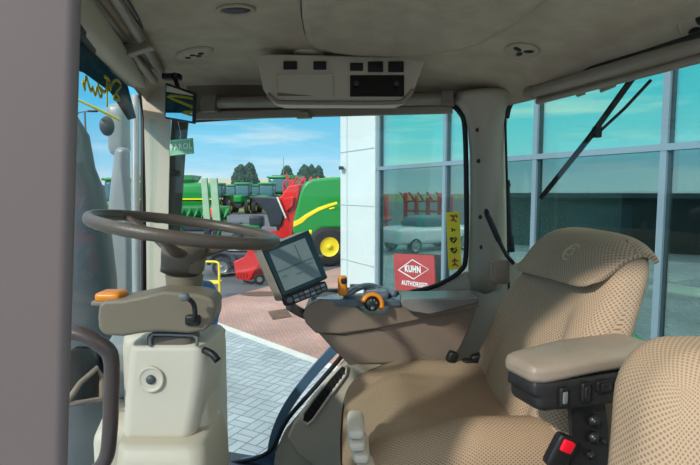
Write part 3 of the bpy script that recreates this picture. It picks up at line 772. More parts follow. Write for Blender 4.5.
# ================================================================== OPERATOR SEAT
se = thing('operator_seat', 'large tan dotted-fabric driver seat facing the steering wheel', 'seat', (.22,1.25,1.54))
def smooth(a, b, x):
    t = max(0, min(1, (x-a)/(b-a))); return t*t*(3-2*t)
def cush(p):
    x, y, z = p
    lat = abs(y)/.27
    if z > 0:
        z += (.032 if y < 0 else .0)*smooth(.35, .75, lat)*smooth(-.10,.04,x)
        z += .016*smooth(.55, .9, lat) - .012*(1-smooth(.3,.8,lat))
        z -= .045*smooth(-.08, -.24, x)
        z += .012*math.exp(-((x+.1)/.06)**2)*(1-smooth(.5,.8,lat))
        z -= .010*math.exp(-((lat-.62)/.05)**2)
    else:
        x += .02*(1 if x < 0 else 0)*smooth(0, -.09, z)
    y *= 1-.05*smooth(.0,-.24,x)
    x += -.010*(1-lat*lat)
    return (x, y, z)
obj('seat_cushion', rbox((.50,.56,.19), (.075,.06,.075), 26, cush, Matrix.Translation((.235,1.235,1.985))), 'fabric_plain', se)
# backrest
def backf(p):
    x, y, z = p      # x thickness, y lateral, z height (-.26..+.26)
    v = (z+.27)/.54; lat = abs(y)/.265
    if x < 0:
        x -= .022*smooth(.55,.85,lat)*(1-smooth(.62,.8,v)); x += .010*math.exp(-((lat-.60)/.045)**2)*(1-smooth(.62,.72,v))
        x -= .018*math.exp(-((v-.30)/.2)**2)*(1-lat*lat*.8)
    y *= 1-.17*smooth(.55,1.0,v)+.02*smooth(.4,0,v)
    x += .190*max(v,0)**1.15
    return (x, y, z)
BC = Matrix.Translation((.420,1.245,2.217))
obj('backrest', rbox((.115,.54,.54), (.05,.085,.085), 26, backf, BC), 'fabric_seat', se)
# draped head pad over the top of the backrest
prof = [(-.071,.152),(-.076,.168),(-.073,.205),(-.064,.245),(-.042,.272),(.0,.282),(.032,.277),(.052,.264)]
b = bmesh.new(); uvl = b.loops.layers.uv.new('UVMap'); rows = []; NL = 24
pr = catmull([V((a,0,c)) for a, c in prof], 4); ln = [0]
for i in range(1, len(pr)): ln.append(ln[-1]+(pr[i]-pr[i-1]).length)
for i, q_ in enumerate(pr):
    row = []; z = q_.z; v = (z+.27)/.54
    for j in range(NL+1):
        u = -1+2*j/NL; y = u*.225*(1-.03*smooth(.85,1.02,v)); crown = abs(u)**4
        zz = z-.030*crown*(1 if z > .2 else smooth(.1,.2,z)); xx = q_.x+(.018*crown if q_.x < 0 else -.015*crown)
        zz += (.034*(1-u)/2+.022*abs(u)**9)*smooth(.26,.15,z)
        row.append((b.verts.new(BC @ V((xx+.190*v**1.15-.008, y, zz))), u*.225, ln[i]))
    rows.append(row)
for i in range(len(rows)-1):
    for j in range(NL):
        qd = (rows[i][j], rows[i][j+1], rows[i+1][j+1], rows[i+1][j]); f = b.faces.new([x[0] for x in qd])
        for l, x in zip(f.loops, qd): l[uvl].uv = (x[1], x[2])
hp = obj('head_pad', b, 'fabric_seat', se)
s = hp.modifiers.new('solid', 'SOLIDIFY'); s.thickness = .010; s.offset = 0; s2 = hp.modifiers.new('bevel', 'BEVEL'); s2.width = .005; s2.segments = 3; s2.limit_method = 'ANGLE'
# stitched emblem on the pad
ef = frame(P(572,253,1.22), (.25,-.97,0), z=(-1,-.05,.35))
# lies on the pad front
# seat frame, buckles and bellows
obj('seat_frame', rbox((.34,.46,.10), .02, 4, None, Matrix.Translation((.27,1.235,1.86))), 'black_soft', se)
for k, (x, y) in enumerate(((353,431), (354,443), (358,455), (363,467))):
    obj('bellows_fold', rbox((.036,.10,.024), .0115, 6, None, Matrix.Translation(P(x, y, .975)+V((.006,.03,0)))), 'beige_light', se)
obj('seat_pedestal', rbox((.30,.34,.30), .03, 4, None, Matrix.Translation((.27,1.24,1.70))), 'black_soft', se)
for x, y, w_, h_, r_ in ((452,357,.03,.035,.4), (468,362,.035,.02,0), (478,360,.04,.04,-.3), (490,366,.04,.035,.2)):
    c = P(x, y, 1.46); obj('recliner_lever', rbox((w_,.03,h_), .008, 4, None, Matrix.Translation(c) @ Matrix.Rotation(r_, 4, 'Y')), 'black', se)
# armrest
ar_a = V((.94,.34,0)).normalized(); ar_b = V((-.34,.94,0)).normalized()
def AR(a, b, z): o = V((.318,.80,2.315)); return o+ar_a*a+ar_b*b+V((0,0,z))
am = frame(AR(.135,.055,-.016), ar_a, y=ar_b)
def padd(p):
    x, y, z = p; f = smooth(.0,-.14,x); y = y*(1-.14*f)+.004*f; z += -.010*f; z += .004*(1-(y/.05)**2) if z > 0 else 0
    return (x, y, z)
arm = obj('armrest_pad', rbox((.285,.112,.038), (.03,.03,.015), 12, padd, am), 'pad', se)
def hous(p):
    x, y, z = p; f = smooth(.0,-.13,x); y = y*(1-.14*f)+.004*f
    if z < 0: x += .008*smooth(-.10,-.14,x); z += .003*f
    return (x, y, z)
ah = obj('armrest_housing', rbox((.275,.100,.066), (.02,.02,.018), 10, hous, frame(AR(.137,.055,-.064), ar_a, y=ar_b)), 'black_soft', arm)
for a_, w_, h_, z_ in ((.050,.017,.034,-.064), (.094,.019,.034,-.060), (.134,.034,.022,-.054), (.180,.020,.032,-.056)):
    y_ = .0035 + .008*smooth(.13,.0,a_)
    c = AR(a_, y_, z_); kf2 = frame(c, ar_a, y=ar_b)
    sw = obj('rocker_switch', rbox((w_,.012,h_), .004, 4, None, kf2), 'black', ah)
    obj('switch_face', rbox((w_*.6,.006,h_*.62), .0025, 4, None, kf2 @ Matrix.Translation((0,-.0055,0))), 'dark_metal' if a_ > .06 else 'grey', sw)
pt = [P(570,404,.86), P(606,404,.89), P(609,430,.89), P(608,500,.89), P(566,500,.86), P(572,440,.86)]
br = obj('armrest_bracket', prism(pt, (0,.015,0)), 'black', se, bevel=.003)
for x, y, r_ in ((594,421,.009), (594,438,.009), (603,441,.004), (590,455,.006)):
    c = P(x, y, .872); obj('bolt', lathe([(r_*1.25,-.004),(r_*1.2,.003),(r_*.7,.004),(r_*.65,.008),(.001,.009)], frame(c, (1,0,0), z=(0,-1,.1)), 12), 'dark_metal', br)
bk = thing('seat_belt_buckle', 'black seat belt buckle with red release button beside the armrest bracket', 'buckle', P(562,470,.84))
bf = frame(P(562,447,.85), (.9,.1,-.42), z=(.42,0,.9))
obj('buckle_body', rbox((.038,.022,.062), .006, 5, None, bf @ Matrix.Translation((0,0,-.008))), 'black', bk)
obj('release_button', rbox((.023,.010,.022), .003, 4, None, bf @ Matrix.Translation((.0,-.010,.008))), 'red_plastic', bk)
obj('buckle_stalk', tube([bf @ V((0,0,-.03)), P(566,470,.86), P(572,495,.9)], .010, 8), 'black', bk)
# second seat backrest (passenger seat)
def psd(p):
    x, y, z = p; v = (z+.3)/.6
    x *= .86+.14*smooth(1,.5,v); x += .015*math.sin(v*3); y -= .02*math.sin(v*PI)
    return (x-.028*(1-v)*0+.02*v, y, z)
ps = thing('passenger_seat', 'tan dotted-fabric second seat back at the lower right corner', 'seat', (.49,.70,1.54))
obj('backrest', rbox((.27,.19,.60), (.10,.07,.10), 22, psd, Matrix.Translation((.502,.72,2.078))), 'fabric', ps)
obj('seat_base', rbox((.26,.30,.26), .03, 4, None, Matrix.Translation((.49,.72,1.67))), 'black_soft', ps)

# handles on the rear pillar
hd2 = thing('grab_handle', 'slanted black rubber grip handle on the rear pillar', 'handle', P(507,262,1.52))
obj('grip', tube_r([P(486,211,1.55), P(488,216,1.55), P(499,241,1.53)], [.0085,.0095,.0085], 12), 'rubber', hd2)
obj('ferrule', tube_r([P(485.5,209,1.55), P(488,215,1.55)], [.005,.008], 10), 'rubber', hd2)
obj('rod', tube([P(499,241,1.53), P(507,256,1.52), P(514,264,1.51)], .0065, 8), 'rubber', hd2)
tag(obj('gas_strut', tube_r([P(508.5,180,1.6), P(508.5,186,1.6), P(508,187,1.6), P(510.5,235,1.58), P(511,236,1.58), P(512,252,1.57)], [.004,.008,.006,.006,.009,.009], 10), 'black'), 'thin upright black strut beside the rear pillar', 'strut')
pc = obj('belt_cover', rbox((.06,.03,.075), .012, 6, None, Matrix.Translation(P(500,272,1.53))), 'taupe', None)
tag(pc, 'small rounded taupe cover at the foot of the rear pillar', 'cover')
# rear wiper (outside the rear glass)
wp = thing('rear_wiper', 'black rear wiper crossing the back window diagonally', 'wiper', RW(545,195,-.03))
if True:
    o1, o2 = RW(626,86,.03), RW(545,196,.03)
    obj('blade', tube([RW(632,79,.03), RW(590,137,.03), RW(541,198,.03)], .0085, 6), 'rubber', wp)
    obj('arm', tube([RW(651,80,.045), RW(625,108,.045), RW(597,134,.045), RW(592,137,.04)], .0045, 6), 'black', wp)
    obj('blade_clip', box(RW(597,132,.04), (.02,.02,.03)), 'black', wp, bevel=.003)

# ================================================================== OUTSIDE: the machine's own front
ex = thing('exhaust_stack', 'dark grey exhaust stack rising just outside the windshield', 'exhaust', P(92,320,2.2))
obj('stack', tube_r([P(54,92,2.6), P(62,117,2.6), P(70,138,2.6), P(75,170,2.6), P(81,195,2.6), P(84,225,2.6), P(88,280,2.6), V((P(88,470,2.6).x,2.6,0))], [.03,.068,.092,.096,.116,.126,.14,.15], 24), 'stack_grey', ex)
hm = thing('machine_mirror', 'pale grey outside mirror arm and housing seen through the windshield', 'mirror', P(122,320,2.9))
obj('mirror_housing', rbox((.11,.12,.30), .04, 7, lambda p: (p.x*(1+.1*(p.z)), p.y, p.z), Matrix.Translation(P(119,130,3.0))), 'hood_grey', hm)
obj('round_mirror', lathe([(.05,-.02),(.056,0),(.05,.012),(.001,.016)], frame(P(107,126,2.85), (1,.5,0), z=(.45,-1,0)) @ Matrix.Diagonal((.7,1,1,1)), 22), 'stack_grey', hm)
obj('lower_cowl', loft([[P(x,y,yy) for x, yy in ((x0,2.9),(x1,2.9),(x1,3.2),(x0,3.2))] for y, x0, x1 in ((147,115,130),(200,109,131),(260,106,133),(330,103,134),(420,100,135),(720,100,135))]), 'hood_grey', hm, bevel=.03, seg=3)
tag(obj('guide_rod', cyl(P(70,96,2.7), P(120,120,2.8), .007, 8), 'yellow_paint'), 'thin yellow rod slanting past the windshield', 'rod')

# ================================================================== GROUND
def zpoly(pts, z, th, name, m):
    b = prism([V((p[0], p[1], z)) for p in pts], (0,0,-th)); return struct(obj(name, b, m, smooth=False))
k0, k1 = G(212,325), G(310,362); kd_ = (k1-k0).normalized(); kn = V((-kd_.y, kd_.x, 0))
if kn.y < 0: kn = -kn
kA, kB = k0-kd_*14, k1+kd_*9
zpoly([kA, kB, kB-kn*22, kA-kn*22], 0, .3, 'ground_paving', 'paving_grey')
zpoly([kA, kB, kB+kn*.16, kA+kn*.16], .01, .3, 'ground_kerb', 'kerb')
r0, r1 = G(205,303), G(345,266); rd_ = (r1-r0).normalized()
den = kd_.x*rd_.y-kd_.y*rd_.x; w0 = r0-(kA+kn*.16); tt = (w0.x*rd_.y-w0.y*rd_.x)/den; rX = kA+kn*.16+kd_*tt
zpoly([rX, kB+kn*.16, r1+rd_*8], 0, .3, 'ground_brick', 'paving_red')
zpoly([V((-400,60,0)), V((30,60,0)), V((400,60,0)), V((400,700,0)), V((-400,700,0))], -.01, .3, 'ground_field', 'grass')
zpoly([V((-400,-200,0)), V((400,-200,0)), V((400,60,0)), V((-400,60,0))], -.03, .3, 'ground_yard', 'asphalt')
b = bmesh.new(); c = G(262,294)
bmesh.ops.create_circle(b, cap_ends=True, radius=.55, segments=20, matrix=Matrix.Translation(c+V((0,0,.008))) @ Matrix.Diagonal((1,.55,1,1)))
struct(obj('ground_patch', b, 'rust_brown', smooth=False))
dr = [G(268,312), G(286,309), G(292,317), G(273,320)]
tag(obj('drain_cover', prism([p+V((0,0,.006)) for p in dr], (0,0,.006)), 'rust_brown', smooth=False), 'square drain cover set in the red brick paving', 'drain cover')

# ================================================================== SHOWROOM BUILDING
fu_ = V((-.4765,.8792,0)); fnn = V((.8792,.4765,0)); F0 = V((.56,8.0,0))
def FS(s, d, z): return F0-fu_*s+fnn*d+V((0,0,z))      # s metres to the right along the facade, d metres into the building
def F(px, py, off=0): return onplane(px, py, F0+fnn*off, fnn)
def fs_of(px): p = F(px, 191); return -(p-F0).dot(fu_)
fbm = lambda c, s: box(c, s, frame(F0, -fu_, y=fnn))
bd = thing('showroom_building', 'glass fronted showroom with pale cladding and teal tinted panes', 'building', FS(0,0,0))
SR = fs_of(377); SL = fs_of(342.5); SE = 9.0; HT = 6.5; SCc = (SL+SE+.7)/2; SW_ = SE+.7-SL
col = obj('cladding_column', fbm(((SL+SR)/2, .25, HT/2), (SR-SL, .6, HT)), 'clad', bd, bevel=.02)
for z in (1.35, 2.35, 3.3, 4.4): obj('panel_joint', fbm(((SL+SR)/2, -.053, z), (SR-SL-.02, .01, .012)), 'clad_seam', col)
obj('panel_joint', fbm((SL+.28, -.053, HT/2), (.012,.01,HT)), 'clad_seam', col)
obj('security_camera', box(F(341,168,-.12), (.08,.16,.06)), 'dark_metal', col, bevel=.01)  # small black security camera on the column edge
mpos = [fs_of(379), fs_of(445), fs_of(535), fs_of(663)]
sp_ = mpos[3]-mpos[2]; mpos += [mpos[3]+sp_, mpos[3]+2*sp_, mpos[3]+3*sp_]
ZTR = 2.6+.362; ZT2 = 5.3
for i, s_ in enumerate(mpos):
    m_ = obj('mullion', fbm((s_, .0, HT/2), (.055, .05, HT)), 'mullion', bd, smooth=False)
    obj('mullion_gasket', fbm((s_+.036, .03, HT/2), (.022, .05, HT)), 'mullion_dark', m_, smooth=False)
for z in (.15, ZTR, ZT2):
    obj('transom', fbm(((SR+SE+.6)/2, .0, z), (SE+.6-SR, .06, .055)), 'mullion', bd, smooth=False)
for i in range(len(mpos)-1):
    c = (mpos[i]+mpos[i+1])/2; w = mpos[i+1]-mpos[i]
    obj('glass_pane', fbm((c, .03, (ZTR+.15)/2), (w, .012, ZTR-.15)), 'facade_glass', bd, smooth=False)
    obj('upper_pane', fbm((c, .03, (ZTR+HT)/2), (w, .012, HT-ZTR)), 'facade_upper', bd, smooth=False)
    obj('pale_panel', fbm((c, .16, (2.6+ZTR)/2), (w-.06, .012, ZTR-2.6)), 'pale_panel', bd, smooth=False)  # pale panel between eye height and the transom
    obj('brightening_panel', fbm((c, .14, (ZTR+HT)/2), (w, .02, HT-ZTR)), 'upper_back', bd, smooth=False)  # pale teal panel added behind upper glass to lift its sky-reflection brightness
obj('roof', fbm((SCc, 4.0, HT+.2), (SW_+.3, 9.0, .4)), 'clad', bd)
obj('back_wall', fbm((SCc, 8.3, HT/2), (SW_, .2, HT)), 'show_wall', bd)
obj('end_wall', fbm((SL+.05, 4.4, HT/2), (.1, 7.8, HT)), 'clad', bd)
obj('end_wall', fbm((SE+.7, 4.2, HT/2), (.1, 8.2, HT)), 'clad', bd)
obj('showroom_floor', fbm((SCc, 4.2, .02), (SW_-.1, 8.0, .06)), 'show_floor', bd)
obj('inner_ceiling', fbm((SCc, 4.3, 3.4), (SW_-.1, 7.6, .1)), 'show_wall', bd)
for px_, w_ in ((393,.16), (414,.22)):
    s_ = fs_of(px_); obj('pale_strip', fbm((s_, .14, 1.35), (w_, .03, 2.5)), 'pale_panel', bd, smooth=False)  # narrow pale upright strips behind the left panes
# sign in the window
sg = thing('dealer_sign', 'red dealer sign with white diamond outline hanging in the showroom window', 'sign', F(414,300,-.03))
sf = [F(393.5,253.5,-.05), F(433.5,255.5,-.05), F(435.5,300,-.05), F(396,305,-.05)]
obj('sign_board', prism(sf, fnn*.02), 'sign_red', sg, smooth=False)
def sgm(u, v, off=.004): a = sf[0].lerp(sf[1], u); b2 = sf[3].lerp(sf[2], u); return a.lerp(b2, v)-fnn*off
cc = sgm(.5,.31); fr_ = frame(cc, sf[1]-sf[0], z=-fnn)
dm = [sgm(.12,.32), sgm(.5,.11), sgm(.88,.31), sgm(.51,.51)]
obj('diamond_outline', tube(dm+[dm[0]], .0095, 5, flat=.4, upv=fnn), 'white', sg)
text('sign_name', 'KUHN', .132, fr_ @ Matrix.Translation((0,.0,.004)), 'white', sg, bold=.006)
text('sign_line', 'AUTHORISED', .098, frame(sgm(.52,.62), sf[1]-sf[0], z=-fnn), 'white', sg, bold=.003)
for s_ in (2.2, 5.6):
    la = bpy.data.lights.new('showroom_fill', 'AREA'); la.energy = 60 if s_ < 3 else 320; la.size = 2.0; la.color = (.9,1,.95)  # area fill added to make the showroom interior visible through the glass
    lo = bpy.data.objects.new('showroom_fill', la); COL.objects.link(lo); lo.location = FS(s_, 4.0, 3.3)
# tables and chairs inside
def table(px, py, L_, W_, lab):
    c = G(px, py, .75); t = thing('display_table', lab, 'table', (c.x, c.y, .05))
    R_ = frame(c, -fu_, y=fnn)
    obj('table_top', box((0,0,-.02), (L_,W_,.04), R_), 'table_top', t, bevel=.01)
    for sx in (-1,1):
        for sy in (-1,1): obj('leg', box((sx*(L_/2-.08), sy*(W_/2-.08), -.37), (.05,.05,.66), R_), 'chair_dark', t)
def chair(px, py, rot, lab):
    c = G(px, py, .45); t = thing('office_chair', lab, 'chair', (c.x, c.y, .05)); R_ = Matrix.Translation(c) @ Matrix.Rotation(rot, 4, 'Z')
    obj('seat', rbox((.48,.46,.07), .03, 4, None, R_), 'chair_dark', t)
    obj('backrest', rbox((.46,.06,.5), .028, 4, None, R_ @ Matrix.Translation((0,.23,.36))), 'chair_dark', t)
    for sx in (-1,1):
        for sy in (-1,1): obj('leg', cyl(R_ @ V((sx*.2,sy*.18,-.03)), R_ @ V((sx*.21,sy*.2,-.40)), .014, 8), 'dark_metal', t)
table(640, 272, 2.0, .8, 'long pale table inside the showroom behind the seat head')
table(690, 290, 1.3, .8, 'pale table inside the showroom near the right edge')
chair(650, 306, .4, 'dark chair in front of the long showroom table')
chair(688, 272, 2.6, 'dark chair behind the right showroom table')
chair(590, 290, 1.2, 'dark chair at the left end of the showroom tables')
cb = thing('tall_cabinet', 'tall dark cabinet standing inside the showroom', 'cabinet', FS(2.6,6.5,.05))
obj('cabinet_body', fbm((2.6,6.5,1.35), (1.0,.6,2.6)), 'chair_dark', cb, bevel=.02)
obj('cabinet_door', fbm((2.6,6.18,1.35), (.9,.03,2.4)), 'mullion_dark', cb, bevel=.01)

# ================================================================== VEHICLES
def wheel_parts(t, c, axis, r, w, hubm, hubr=.5, hubname='wheel_hub'):
    axis = V(axis).normalized(); f = frame(c, axis.orthogonal(), z=axis)
    ty = obj('tyre', lathe([(r*hubr,-w*.42),(r*.9,-w*.5),(r,-w*.38),(r,w*.38),(r*.9,w*.5),(r*hubr,w*.42)], f, 28, cap=False), 'tyre', t)
    b = bmesh.new()
    for s_ in (-1, 1): lathe([(r*hubr,s_*w*.44),(r*hubr*.85,s_*w*.36),(r*.16,s_*w*.36),(r*.14,s_*w*.46),(.001,s_*w*.46)], f, 22, bm=b, cap=False)
    obj(hubname, b, hubm, ty)
# ---- green round baler
Yb = 17.6; bl = thing('round_baler', 'large green round baler with yellow stripe and yellow wheel hub', 'baler', G(327,265))
bo = [(292,232),(292.5,222),(296,208),(299.5,194),(302,187),(306,181.5),(313,178.8),(326,177.5),(345,176.5),(375,177),(392,182),(398,215),(392,240),(352,243),(347,232),(338,228.5),(321,229),(317,240),(300,243)]
obj('shell', prism([P(x, y, Yb) for x, y in bo], (.15,2.4,0)), 'jd_green', bl, bevel=.12, seg=4)
stp = [(293.5,227),(293.5,221.5),(299,219),(306,214),(318,207.5),(330,203.5),(337,201.5),(337.5,204),(330,206.5),(319,211),(308,217.5),(302,223)]
obj('stripe', prism([P(x, y, Yb-.02) for x, y in stp], (0,.05,0)), 'jd_yellow', bl)
obj('marker', prism([P(x, y, Yb-.02) for x, y in ((309,230),(312,230),(312,234),(309,234))], (0,.05,0)), 'jd_yellow', bl)
obj('small_mark', prism([P(x, y, Yb-.02) for x, y in ((329.5,208.2),(334.5,207),(334.5,208.6),(329.5,209.8))], (0,.05,0)), 'jd_yellow', bl)
obj('arch_liner', prism([P(x, y, Yb-.01) for x, y in ((318,243),(321,229.5),(338,229),(347,233),(350,243))], (0,.3,0)), 'machine_black', bl)
wheel_parts(bl, P(326,246.5,Yb-.25)+V((.05,.1,0)), (.35,-1,0), .66, .55, 'jd_yellow', .52)
wheel_parts(bl, P(326,246.5,Yb-.25)+V((.3,2.5,0)), (.35,-1,0), .66, .55, 'jd_yellow', .52)
# ---- red and black front machine
Ym = 18.5; mc = thing('disc_mower', 'red machine with black slanted hood parked beside the baler', 'mower', G(280,258))
obj('red_body', prism([P(x, y, Ym) for x, y in ((279,238),(280,214),(277,197),(281,196.5),(288,186),(300,184),(299,194),(294,228),(291,240))], (.1,1.4,0)), 'machine_red', mc, bevel=.05)
obj('black_hood', prism([P(x, y, Ym-.1) for x, y in ((248,196),(258,197),(277,197.5),(284,214),(281,226),(270,227),(266,212),(256,203))], (.1,1.5,0)), 'machine_black', mc, bevel=.05)
obj('red_guard', prism([P(x, y, Ym-.15) for x, y in ((283,198),(294,197),(293,206),(286,212))], (.05,.3,0)), 'machine_red', mc, bevel=.03)
obj('white_edge', tube([P(277,197,Ym-.15), P(286,218,Ym-.15)], .035, 6), 'white', mc)
obj('frame_beam', box(P(275,234,Ym+.3), (1.4,.3,.25)), 'machine_red', mc, bevel=.03)
wheel_parts(mc, V((P(276,191,Ym+.5).x, Ym+.5, .35)), (.35,-1,0), .35, .3, 'machine_red')
# ---- green mid-ground implement
im = thing('green_implement', 'small green and black field implement in front of the black hood', 'implement', G(245,247))
c = G(247,243)
obj('deck', rbox((1.4,.9,.35), .1, 4, None, Matrix.Translation(c+V((0,0,.75)))), 'mid_green', im)
obj('tank', rbox((.7,.6,.6), .12, 4, None, Matrix.Translation(c+V((.5,.1,1.1)))), 'machine_black', im)
for dx in (-.6, 0, .6): obj('roller', cyl(c+V((dx,-.5,.25)), c+V((dx+.5,-.5,.25)), .25, 14), 'machine_black', im)
obj('hitch', tube([c+V((-.7,0,.6)), c+V((-1.2,-.2,.9)), c+V((-1.4,-.2,.4))], .06, 8), 'jd_green', im)
# ---- dark utility vehicle with white wheel
uv_ = thing('utility_vehicle', 'black utility vehicle with white bonnet and silver wheel near the yellow stand', 'vehicle', G(226,276))
c = G(222,276); Z = lambda x, y, z: V((c.x+x, c.y+y, z))
wheel_parts(uv_, Z(0,0,.29), (.2,-1,0), .29, .24, 'grey_metal', .62)
wheel_parts(uv_, Z(0,1.3,.29), (.2,-1,0), .29, .24, 'grey_metal', .62)
wheel_parts(uv_, Z(1.6,.3,.29), (.2,-1,0), .29, .24, 'grey_metal', .62)
obj('body', rbox((2.5,1.3,.4), .12, 6, None, Matrix.Translation(Z(.45,.75,.55))), 'machine_black', uv_)
obj('bonnet', rbox((1.5,1.1,.2), .08, 5, None, Matrix.Translation(Z(.8,.7,.83))), 'car_white', uv_)
obj('fender', tube([Z(-.4,.0,.35), Z(-.3,0,.62), Z(0,0,.72), Z(.3,0,.62), Z(.42,0,.4)], .07, 8, smooth=3), 'machine_black', uv_)
# ---- red scoop bucket
rb_ = thing('feed_barrow', 'bright red plastic hopper barrow on a small wheel beside the monitor', 'barrow', G(250,286))
Yr = 13.9
hop = [(233,262),(244,257),(250,247),(258,243),(262,256),(262,262),(256,269),(249,281),(236,279)]
hb = obj('hopper', prism([P(x, y, Yr) for x, y in hop], (.25,.6,0)), 'machine_red', rb_, bevel=.03)
for k in range(4): obj('slot', box(P(238+k*3,276-k*.2,Yr-.0)+V((0,-.005,0)), (.02,.02,.14)), 'chair_dark', hb)
wheel_parts(rb_, V((P(260,280,Yr).x, Yr-.1, .15)), (.3,-1,0), .15, .09, 'grey_metal')
obj('chassis', tube([P(244,281,Yr+.2), P(252,283,Yr), V((P(260,280,Yr).x, Yr-.1, .15))], .03, 6), 'dark_metal', rb_)
# ---- yellow tubular stand
ys = thing('yellow_stand', 'yellow tubular steel stand behind the steering wheel', 'stand', G(211,299))
Yy = 2.6*500/(300-191)
for x0, dy in ((202.5,.0), (219.5,-.0)):
    obj('post', tube([V((P(x0,290,Yy).x, Yy+dy, 0)), V((P(x0,290,Yy).x, Yy+dy, .85))], .028, 8), 'safety_yellow', ys)
xa, xb = P(202.5,290,Yy).x, P(219.5,290,Yy).x
obj('top_rail', tube([(xa,Yy,.83),(xa+.06,Yy,.90),(xb-.06,Yy,.90),(xb,Yy,.83)], .028, 8, smooth=3), 'safety_yellow', ys)
obj('cross_rail', tube([(xa,Yy,.38),(xb,Yy,.38)], .026, 8), 'safety_yellow', ys)
obj('step', box(((xa+xb)/2,Yy+.12,.40), (xb-xa,.25,.03)), 'safety_yellow', ys)
# ---- green tractors in the yard
def tractor(c, rot, label, body='jd_green', group='green tractors in the yard', s=1.0):
    t = thing('tractor', label, 'tractor', (0,0,0), group)
    obj('bonnet', rbox((1.9,.8,.7), .12, 4, None, Matrix.Translation((-1.3,0,1.35))), body, t)
    cab = obj('cab', rbox((1.35,1.4,1.25), .12, 4, None, Matrix.Translation((.35,0,2.05))), 'cab_glass', t)
    obj('cab_roof', rbox((1.6,1.6,.22), .09, 4, None, Matrix.Translation((.35,0,2.78))), body, cab)
    for sx in (-.28, .98):
        for sy in (-.66,.66): obj('cab_post', box((sx,sy,2.0), (.08,.08,1.4)), 'machine_black', cab)
    obj('fender', rbox((1.2,1.9,.2), .08, 4, None, Matrix.Translation((.75,0,1.65))), body, t)
    obj('chassis', box((-.6,0,.8), (3.0,.6,.4)), 'machine_black', t, bevel=.04)
    for sy in (-1, 1):
        wheel_parts(t, V((.75,sy*.9,.82)), (0,1,0), .82, .5, 'jd_yellow')
        wheel_parts(t, V((-1.9,sy*.8,.55)), (0,1,0), .55, .38, 'jd_yellow')
    t.rotation_euler = (0,0,rot); t.location = c; t.scale = (s,s,s)
    return t
tr0 = None
tps = [(216,61,1.56,'green tractor parked just right of the tall pale ramps'), (243,60,1.57,'green tractor parked below the pair of conifers'),
       (267,60,1.55,'green tractor right of the conifers above the black hood'), (232,78,1.5,'farther green tractor left of the conifers'),
       (255,78,1.65,'farther green tractor directly right of the conifers'), (275,78,1.5,'farther green tractor left of the distant combine')]
for i, (px, Y, rz, lab) in enumerate(tps):
    x = (px-350)/500*Y
    if tr0 is None: tr0 = tractor((x,Y,0), rz, lab, s=1.25); continue
    c_ = copy_tree(tr0); c_.location = (x, Y, 0); c_.rotation_euler = (0,0,rz); c_['label'] = lab
# ---- green combines
def combine(c, rot, label, s=1):
    t = thing('combine_harvester', label, 'combine harvester', (0,0,0), 'green combine harvesters')
    bodyo = obj('body', rbox((6,2.6,1.9), .25, 5, None, Matrix.Translation((.5,0,2.25))), 'jd_green', t)
    obj('stripe', box((.5,0,2.0), (6.04,2.64,.18)), 'jd_yellow', bodyo)
    obj('grain_tank', loft([[V((-1.2,-1,3.1)),V((2,-1,3.1)),V((2,1,3.1)),V((-1.2,1,3.1))],[V((-1.6,-1.3,3.7)),V((2.3,-1.3,3.7)),V((2.3,1.3,3.7)),V((-1.6,1.3,3.7))]]), 'jd_green', t)
    cab = obj('cab', rbox((1.6,1.9,1.5), .15, 5, None, Matrix.Translation((-3.1,0,2.6))), 'cab_glass', t)
    obj('cab_roof', rbox((1.9,2.1,.25), .1, 4, None, Matrix.Translation((-3.1,0,3.42))), 'jd_green', cab)
    obj('feeder_house', box((-3.6,0,1.3), (1.8,1.2,.7)), 'jd_green', t, bevel=.05)
    obj('header', rbox((1.2,5.5,.8), .15, 4, None, Matrix.Translation((-4.7,0,.75))), 'mid_green', t)
    for sy in (-1,1):
        wheel_parts(t, V((-1.8,sy*1.4,.95)), (0,1,0), .95, .7, 'jd_yellow')
        wheel_parts(t, V((2.6,sy*1.2,.65)), (0,1,0), .65, .45, 'jd_yellow')
    t.rotation_euler = (0,0,rot); t.location = c; t.scale = (s,s,s); return t
c0 = combine(((166-350)/500*36,36,0), .05, 'green combine harvester with yellow stripe beside the front pillar')
c1 = copy_tree(c0); c1.location = ((288-350)/500*72,72,0); c1.rotation_euler = (0,0,1.4); c1.scale = (1,1,1); c1.scale = (1.3,1.3,1.3); c1['label'] = 'distant green combine harvester above the red machine'
c2 = copy_tree(c0); c2.location = ((268-350)/500*98,98,0); c2.rotation_euler = (0,0,1.7); c2['label'] = 'farther green combine harvester left of the red machinery'
# green header trailer low at left
hb2 = thing('crop_header', 'long green crop header on the grass in front of the combine', 'header', ((188-350)/500*33,33,0))
c = V(((188-350)/500*33,33,0))
obj('header_body', rbox((5.5,.9,.7), .15, 5, None, Matrix.Translation(c+V((0,0,1.3)))), 'mid_green', hb2)
for k in range(12): obj('divider', tube_r([c+V((-2.6+k*.48,-.3,1.4)), c+V((-2.6+k*.48,-1.3,.9))], [.14,.02], 8), 'jd_green', hb2)
obj('skid', box(c+V((0,.1,.5)), (5,.3,.95)), 'mid_green', hb2)
